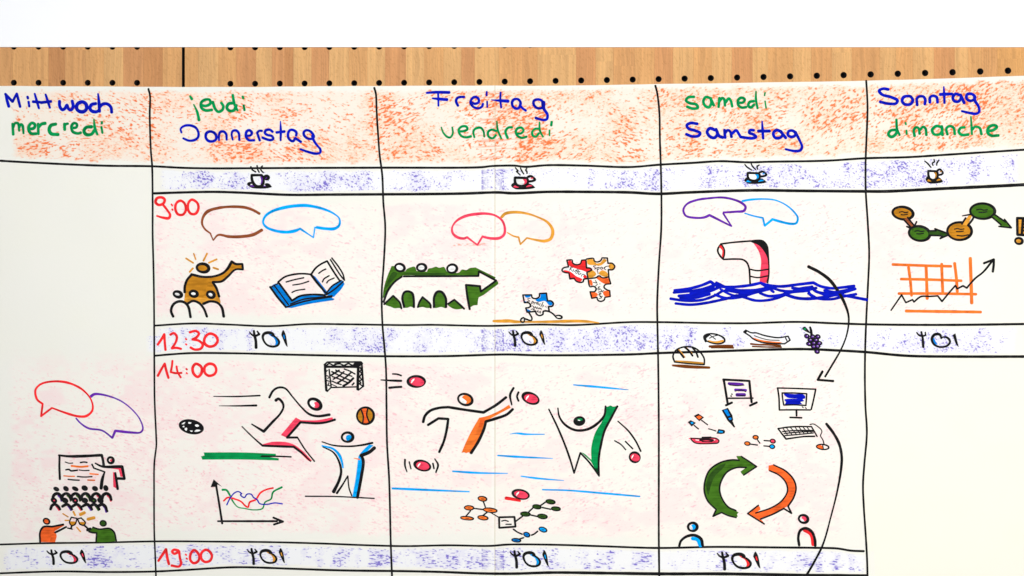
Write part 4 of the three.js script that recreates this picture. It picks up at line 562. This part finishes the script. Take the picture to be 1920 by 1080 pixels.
// ---------------------------------------------------------------- last day column
const I4 = fr(1560, 300, 4.909), U4 = fr(1600, 340, 3.175);
const scrib = (p, x, y, w) => p.s(K, 8, `${x - w},${y - 8} ${x - w * 0.3},${y - 14} ${x + w * 0.3},${y - 6} ${x + w},${y - 10}`).s(K, 8, `${x - w * 0.6},${y + 14} ${x},${y + 16} ${x + w * 0.9},${y + 10}`);
drawSet('process_chain_drawing', 'chain of ochre and green ovals joined by arrows', I4, [
  ['oval', p => { p.b(TAN, 648, 490, 98, 54, 4).e(K, 19, 648, 490, 98, 55, 4); scrib(p, 655, 490, 40); }], ['chain_arrow', p => p.f(BROWN, '655,545! 695,530! 752,600! 725,640!').s(K, 13, '652,545 738,640! 775,568').s(K, 12, '692,530 750,602').s(K, 13, '684,613 738,640')],
  ['oval', p => { p.b(MOSS, 800, 677, 100, 64, 4).e(K, 19, 800, 677, 100, 64, 4); scrib(p, 800, 665, 42); }], ['chain_arrow', p => p.f(DEEP, '885,652! 950,652! 942,632! 1082,685! 990,724! 1002,700! 885,695!').s(K, 13, '890,652 952,652! 942,634! 1080,684! 990,724! 1010,702').s(K, 13, '890,694 1000,698')],
  ['oval', p => { p.b(TAN, 1168, 655, 106, 84, 8).e(K, 18, 1168, 655, 108, 84, 8); scrib(p, 1165, 645, 44); p.s(K, 9, '1145,695 1200,700 1250,688'); }], ['chain_arrow', p => p.f(OCHRE, '1192,592! 1250,515! 1290,500! 1240,605!').s(K, 14, '1190,590 1225,535').s(K, [8, 16, 16], '1195,515 1308,495! 1290,545 1245,602')],
  ['oval', p => { p.b(MOSS, 1380, 472, 114, 68, 6).e(K, 18, 1380, 472, 116, 69, 6); scrib(p, 1375, 468, 50); }], ['chain_arrow', p => p.f(MOSS, '1462,520! 1502,508! 1592,572! 1582,546! 1648,626! 1528,612! 1552,596!').s(K, 12, '1500,508 1592,572! 1582,546! 1645,625! 1530,612').s(K, 12, '1462,522 1550,596')]]);
draw('exclamation_mark_drawing', 'ochre filled exclamation mark at the paper\'s right edge', I4, p => p.f(OCHRE, '1700,538! 1812,538! 1772,692! 1704,688!').s(K, 20, '1698,536! 1812,538! 1775,692! 1702,688! 1700,545').s(K, 20, '1748,560 1770,562').s(K, 14, '1745,590 1765,592').s(K, 14, '1745,620 1762,622').s(K, 14, '1742,650 1758,652').s(K, 20, '1752,550 1742,680').b(OCHRE, 1714, 747, 34, 24, 12).e(K, 17, 1714, 746, 34, 27, 20));
drawSet('rising_chart_drawing', 'orange grid with a rising black arrow', U4, [
  ['grid', p => { for (const [w, s] of [[15, '232,495 420,502 578,506'], [15, '282,582 450,585 640,592'], [15, '268,668 500,668 728,672'], [16, '312,772 540,775 756,778'], [15, '326,512 338,600 344,680'], [17, '430,502 434,600 437,698'], [16, '523,492 526,580 530,668'], [16, '600,488 610,570 616,656'], [18, '693,458 698,600 702,724']]) p.s(ORANGE, w, s); }],
  ['rising_line', p => p.s(K, [7, 8, 8, 10], '222,768 255,720 285,676! 310,722! 350,704! 358,718! 400,686 450,685 500,682! 525,715! 570,660 605,620! 615,640! 650,622! 672,635! 720,580 770,540 830,466').s(K, 11, '774,488 833,465! 832,500 827,538')]]);

// ---------------------------------------------------------------- first day column
const W = fr(60, 840, 5.685);
drawSet('presentation_drawing', 'presenter in pink in front of a wide board', W, [
  ['board', p => { p.s(K, [18, 26, 26, 22], '292,76 400,86 560,84 748,74! 762,130 770,186').s(K, 19, '300,78 298,200 303,330'); for (const [w, s] of [[9, '360,147 400,160 440,158'], [13, '522,153 560,147 592,152'], [14, '367,230 400,226 420,240 490,234'], [10, '508,232 560,238 615,236'], [12, '490,301 560,307 645,303'], [12, '390,332 450,338 510,341']]) p.s(K, w, s); for (const [w, s] of [[19, '427,188 520,198 600,192'], [15, '623,272 710,279'], [13, '345,294 400,298 458,299'], [14, '600,339 672,342']]) p.s(ORANGE, w, s); }],
  ['presenter', p => p.f(PINK, '845,216! 955,212! 972,305! 948,305! 930,228!').f(PINK, '868,256! 892,256! 912,432! 872,412!').s(K, [12, 22, 27, 26, 24, 24], '680,160 730,186 770,197 965,196! 990,325! 918,322').s(K, [14, 14, 14, 28, 28], '645,172 665,212! 780,252! 755,330 742,428').s(K, [20, 21, 22], '892,264 905,340 918,434').b(PINK, 852, 130, 16, 14, 0).e(K, 20, 843, 128, 32, 29, 30)]]);
drawSet('audience_drawing', 'two rows of seated listeners in front of the presenter', W, [
  ['back_row', p => { [[265, 435, 35, 22, 30], [368, 431, 34, 25, 30], [466, 432, 36, 24, 25], [567, 425, 37, 27, 30], [677, 430, 32, 28, 30], [792, 425, 28, 32, -30]].forEach(a => p.b(K, ...a)); [[275, PURPLE], [372, MOSS], [472, MOSS], [578, MOSS], [690, PINK], [800, PINK]].forEach(([x, c], i) => { p.s(c, 22, `${x + 12},502 ${x + 38},530 ${x + 46},560`).s(K, [26, 28, 26, 24], `${x - 48},540 ${x - 36},500 ${x},482 ${x + 34},502 ${x + 50},550`); }); }],
  ['front_row', p => { [[240, PINK], [358, K], [465, PINK], [568, K], [660, MOSS], [735, K]].forEach(([x, c]) => { p.b(K, x, 556, 36, 30, 25); if (c !== K) p.b(c, x + 2, 556, 9, 7, 0); }); [[250, PINK, 0], [376, PURPLE, 0], [482, PINK, 0], [590, PURPLE, 0], [668, MOSS, 0], [752, PURPLE, 20]].forEach(([x, c, d]) => p.s(c, 22, `${x + 15},612 ${x + 36},640 ${x + 46},${658 + d}`).s(K, [24, 28, 26, 20], `${x - 46},${x < 300 ? 650 : 620} ${x - 30},610 ${x},597 ${x + 34},618 ${x + 56},${652 + d}`)); }]]);
drawSet('toasting_people_drawing', 'orange person and green person clinking glasses', W, [
  ['orange_person', p => p.f(FIRE, '92,1000! 95,880 130,835 215,842! 340,808! 352,822! 245,885! 268,930 252,1000!').s(K, 17, '92,1000 93,890 125,840 160,832 215,836! 340,812').s(K, 18, '252,898 310,870 370,838').b(FIRE, 160, 778, 28, 22, 5).e(K, 13, 160, 778, 34, 27, 20)],
  ['green_person', p => p.f(MOSS, '650,842! 720,860 820,855 880,900 905,988! 800,1000 690,1000! 695,908! 608,888!').s(K, 14, '655,842 720,862 830,855 880,895 903,985').s(K, 14, '612,888 650,900 695,902! 688,1000').b(DEEP, 763, 800, 34, 27, 25).e(K, 10, 763, 800, 34, 28, 25)],
  ['wine_glass', p => p.f(TAN, '408,778! 475,780! 462,812 435,824 412,808').o(K, 11, '425,735! 405,790 430,824 465,810 485,748!').s(K, 16, '430,825 421,855').s(K, 12, '385,850 435,862')],
  ['wine_glass', p => p.f(TAN, '503,785! 572,785! 572,805 552,820 520,810').o(K, 11, '490,752! 530,742! 575,795 552,822 515,808!').s(K, 15, '565,822 612,866').s(K, 24, '595,872 628,858')],
  ['spark', p => { for (const [w, s] of [[13, '335,697 390,731'], [19, '447,676 466,714'], [32, '522,706 565,686'], [32, '602,756 668,740'], [15, '360,768 398,768'], [15, '483,842 522,888']]) p.s(OCHRE, w, s).cut(); }]]);

scene.traverse(o => { if (o.isMesh) { o.castShadow = true; o.receiveShadow = true; } });
renderer.render(scene, camera);
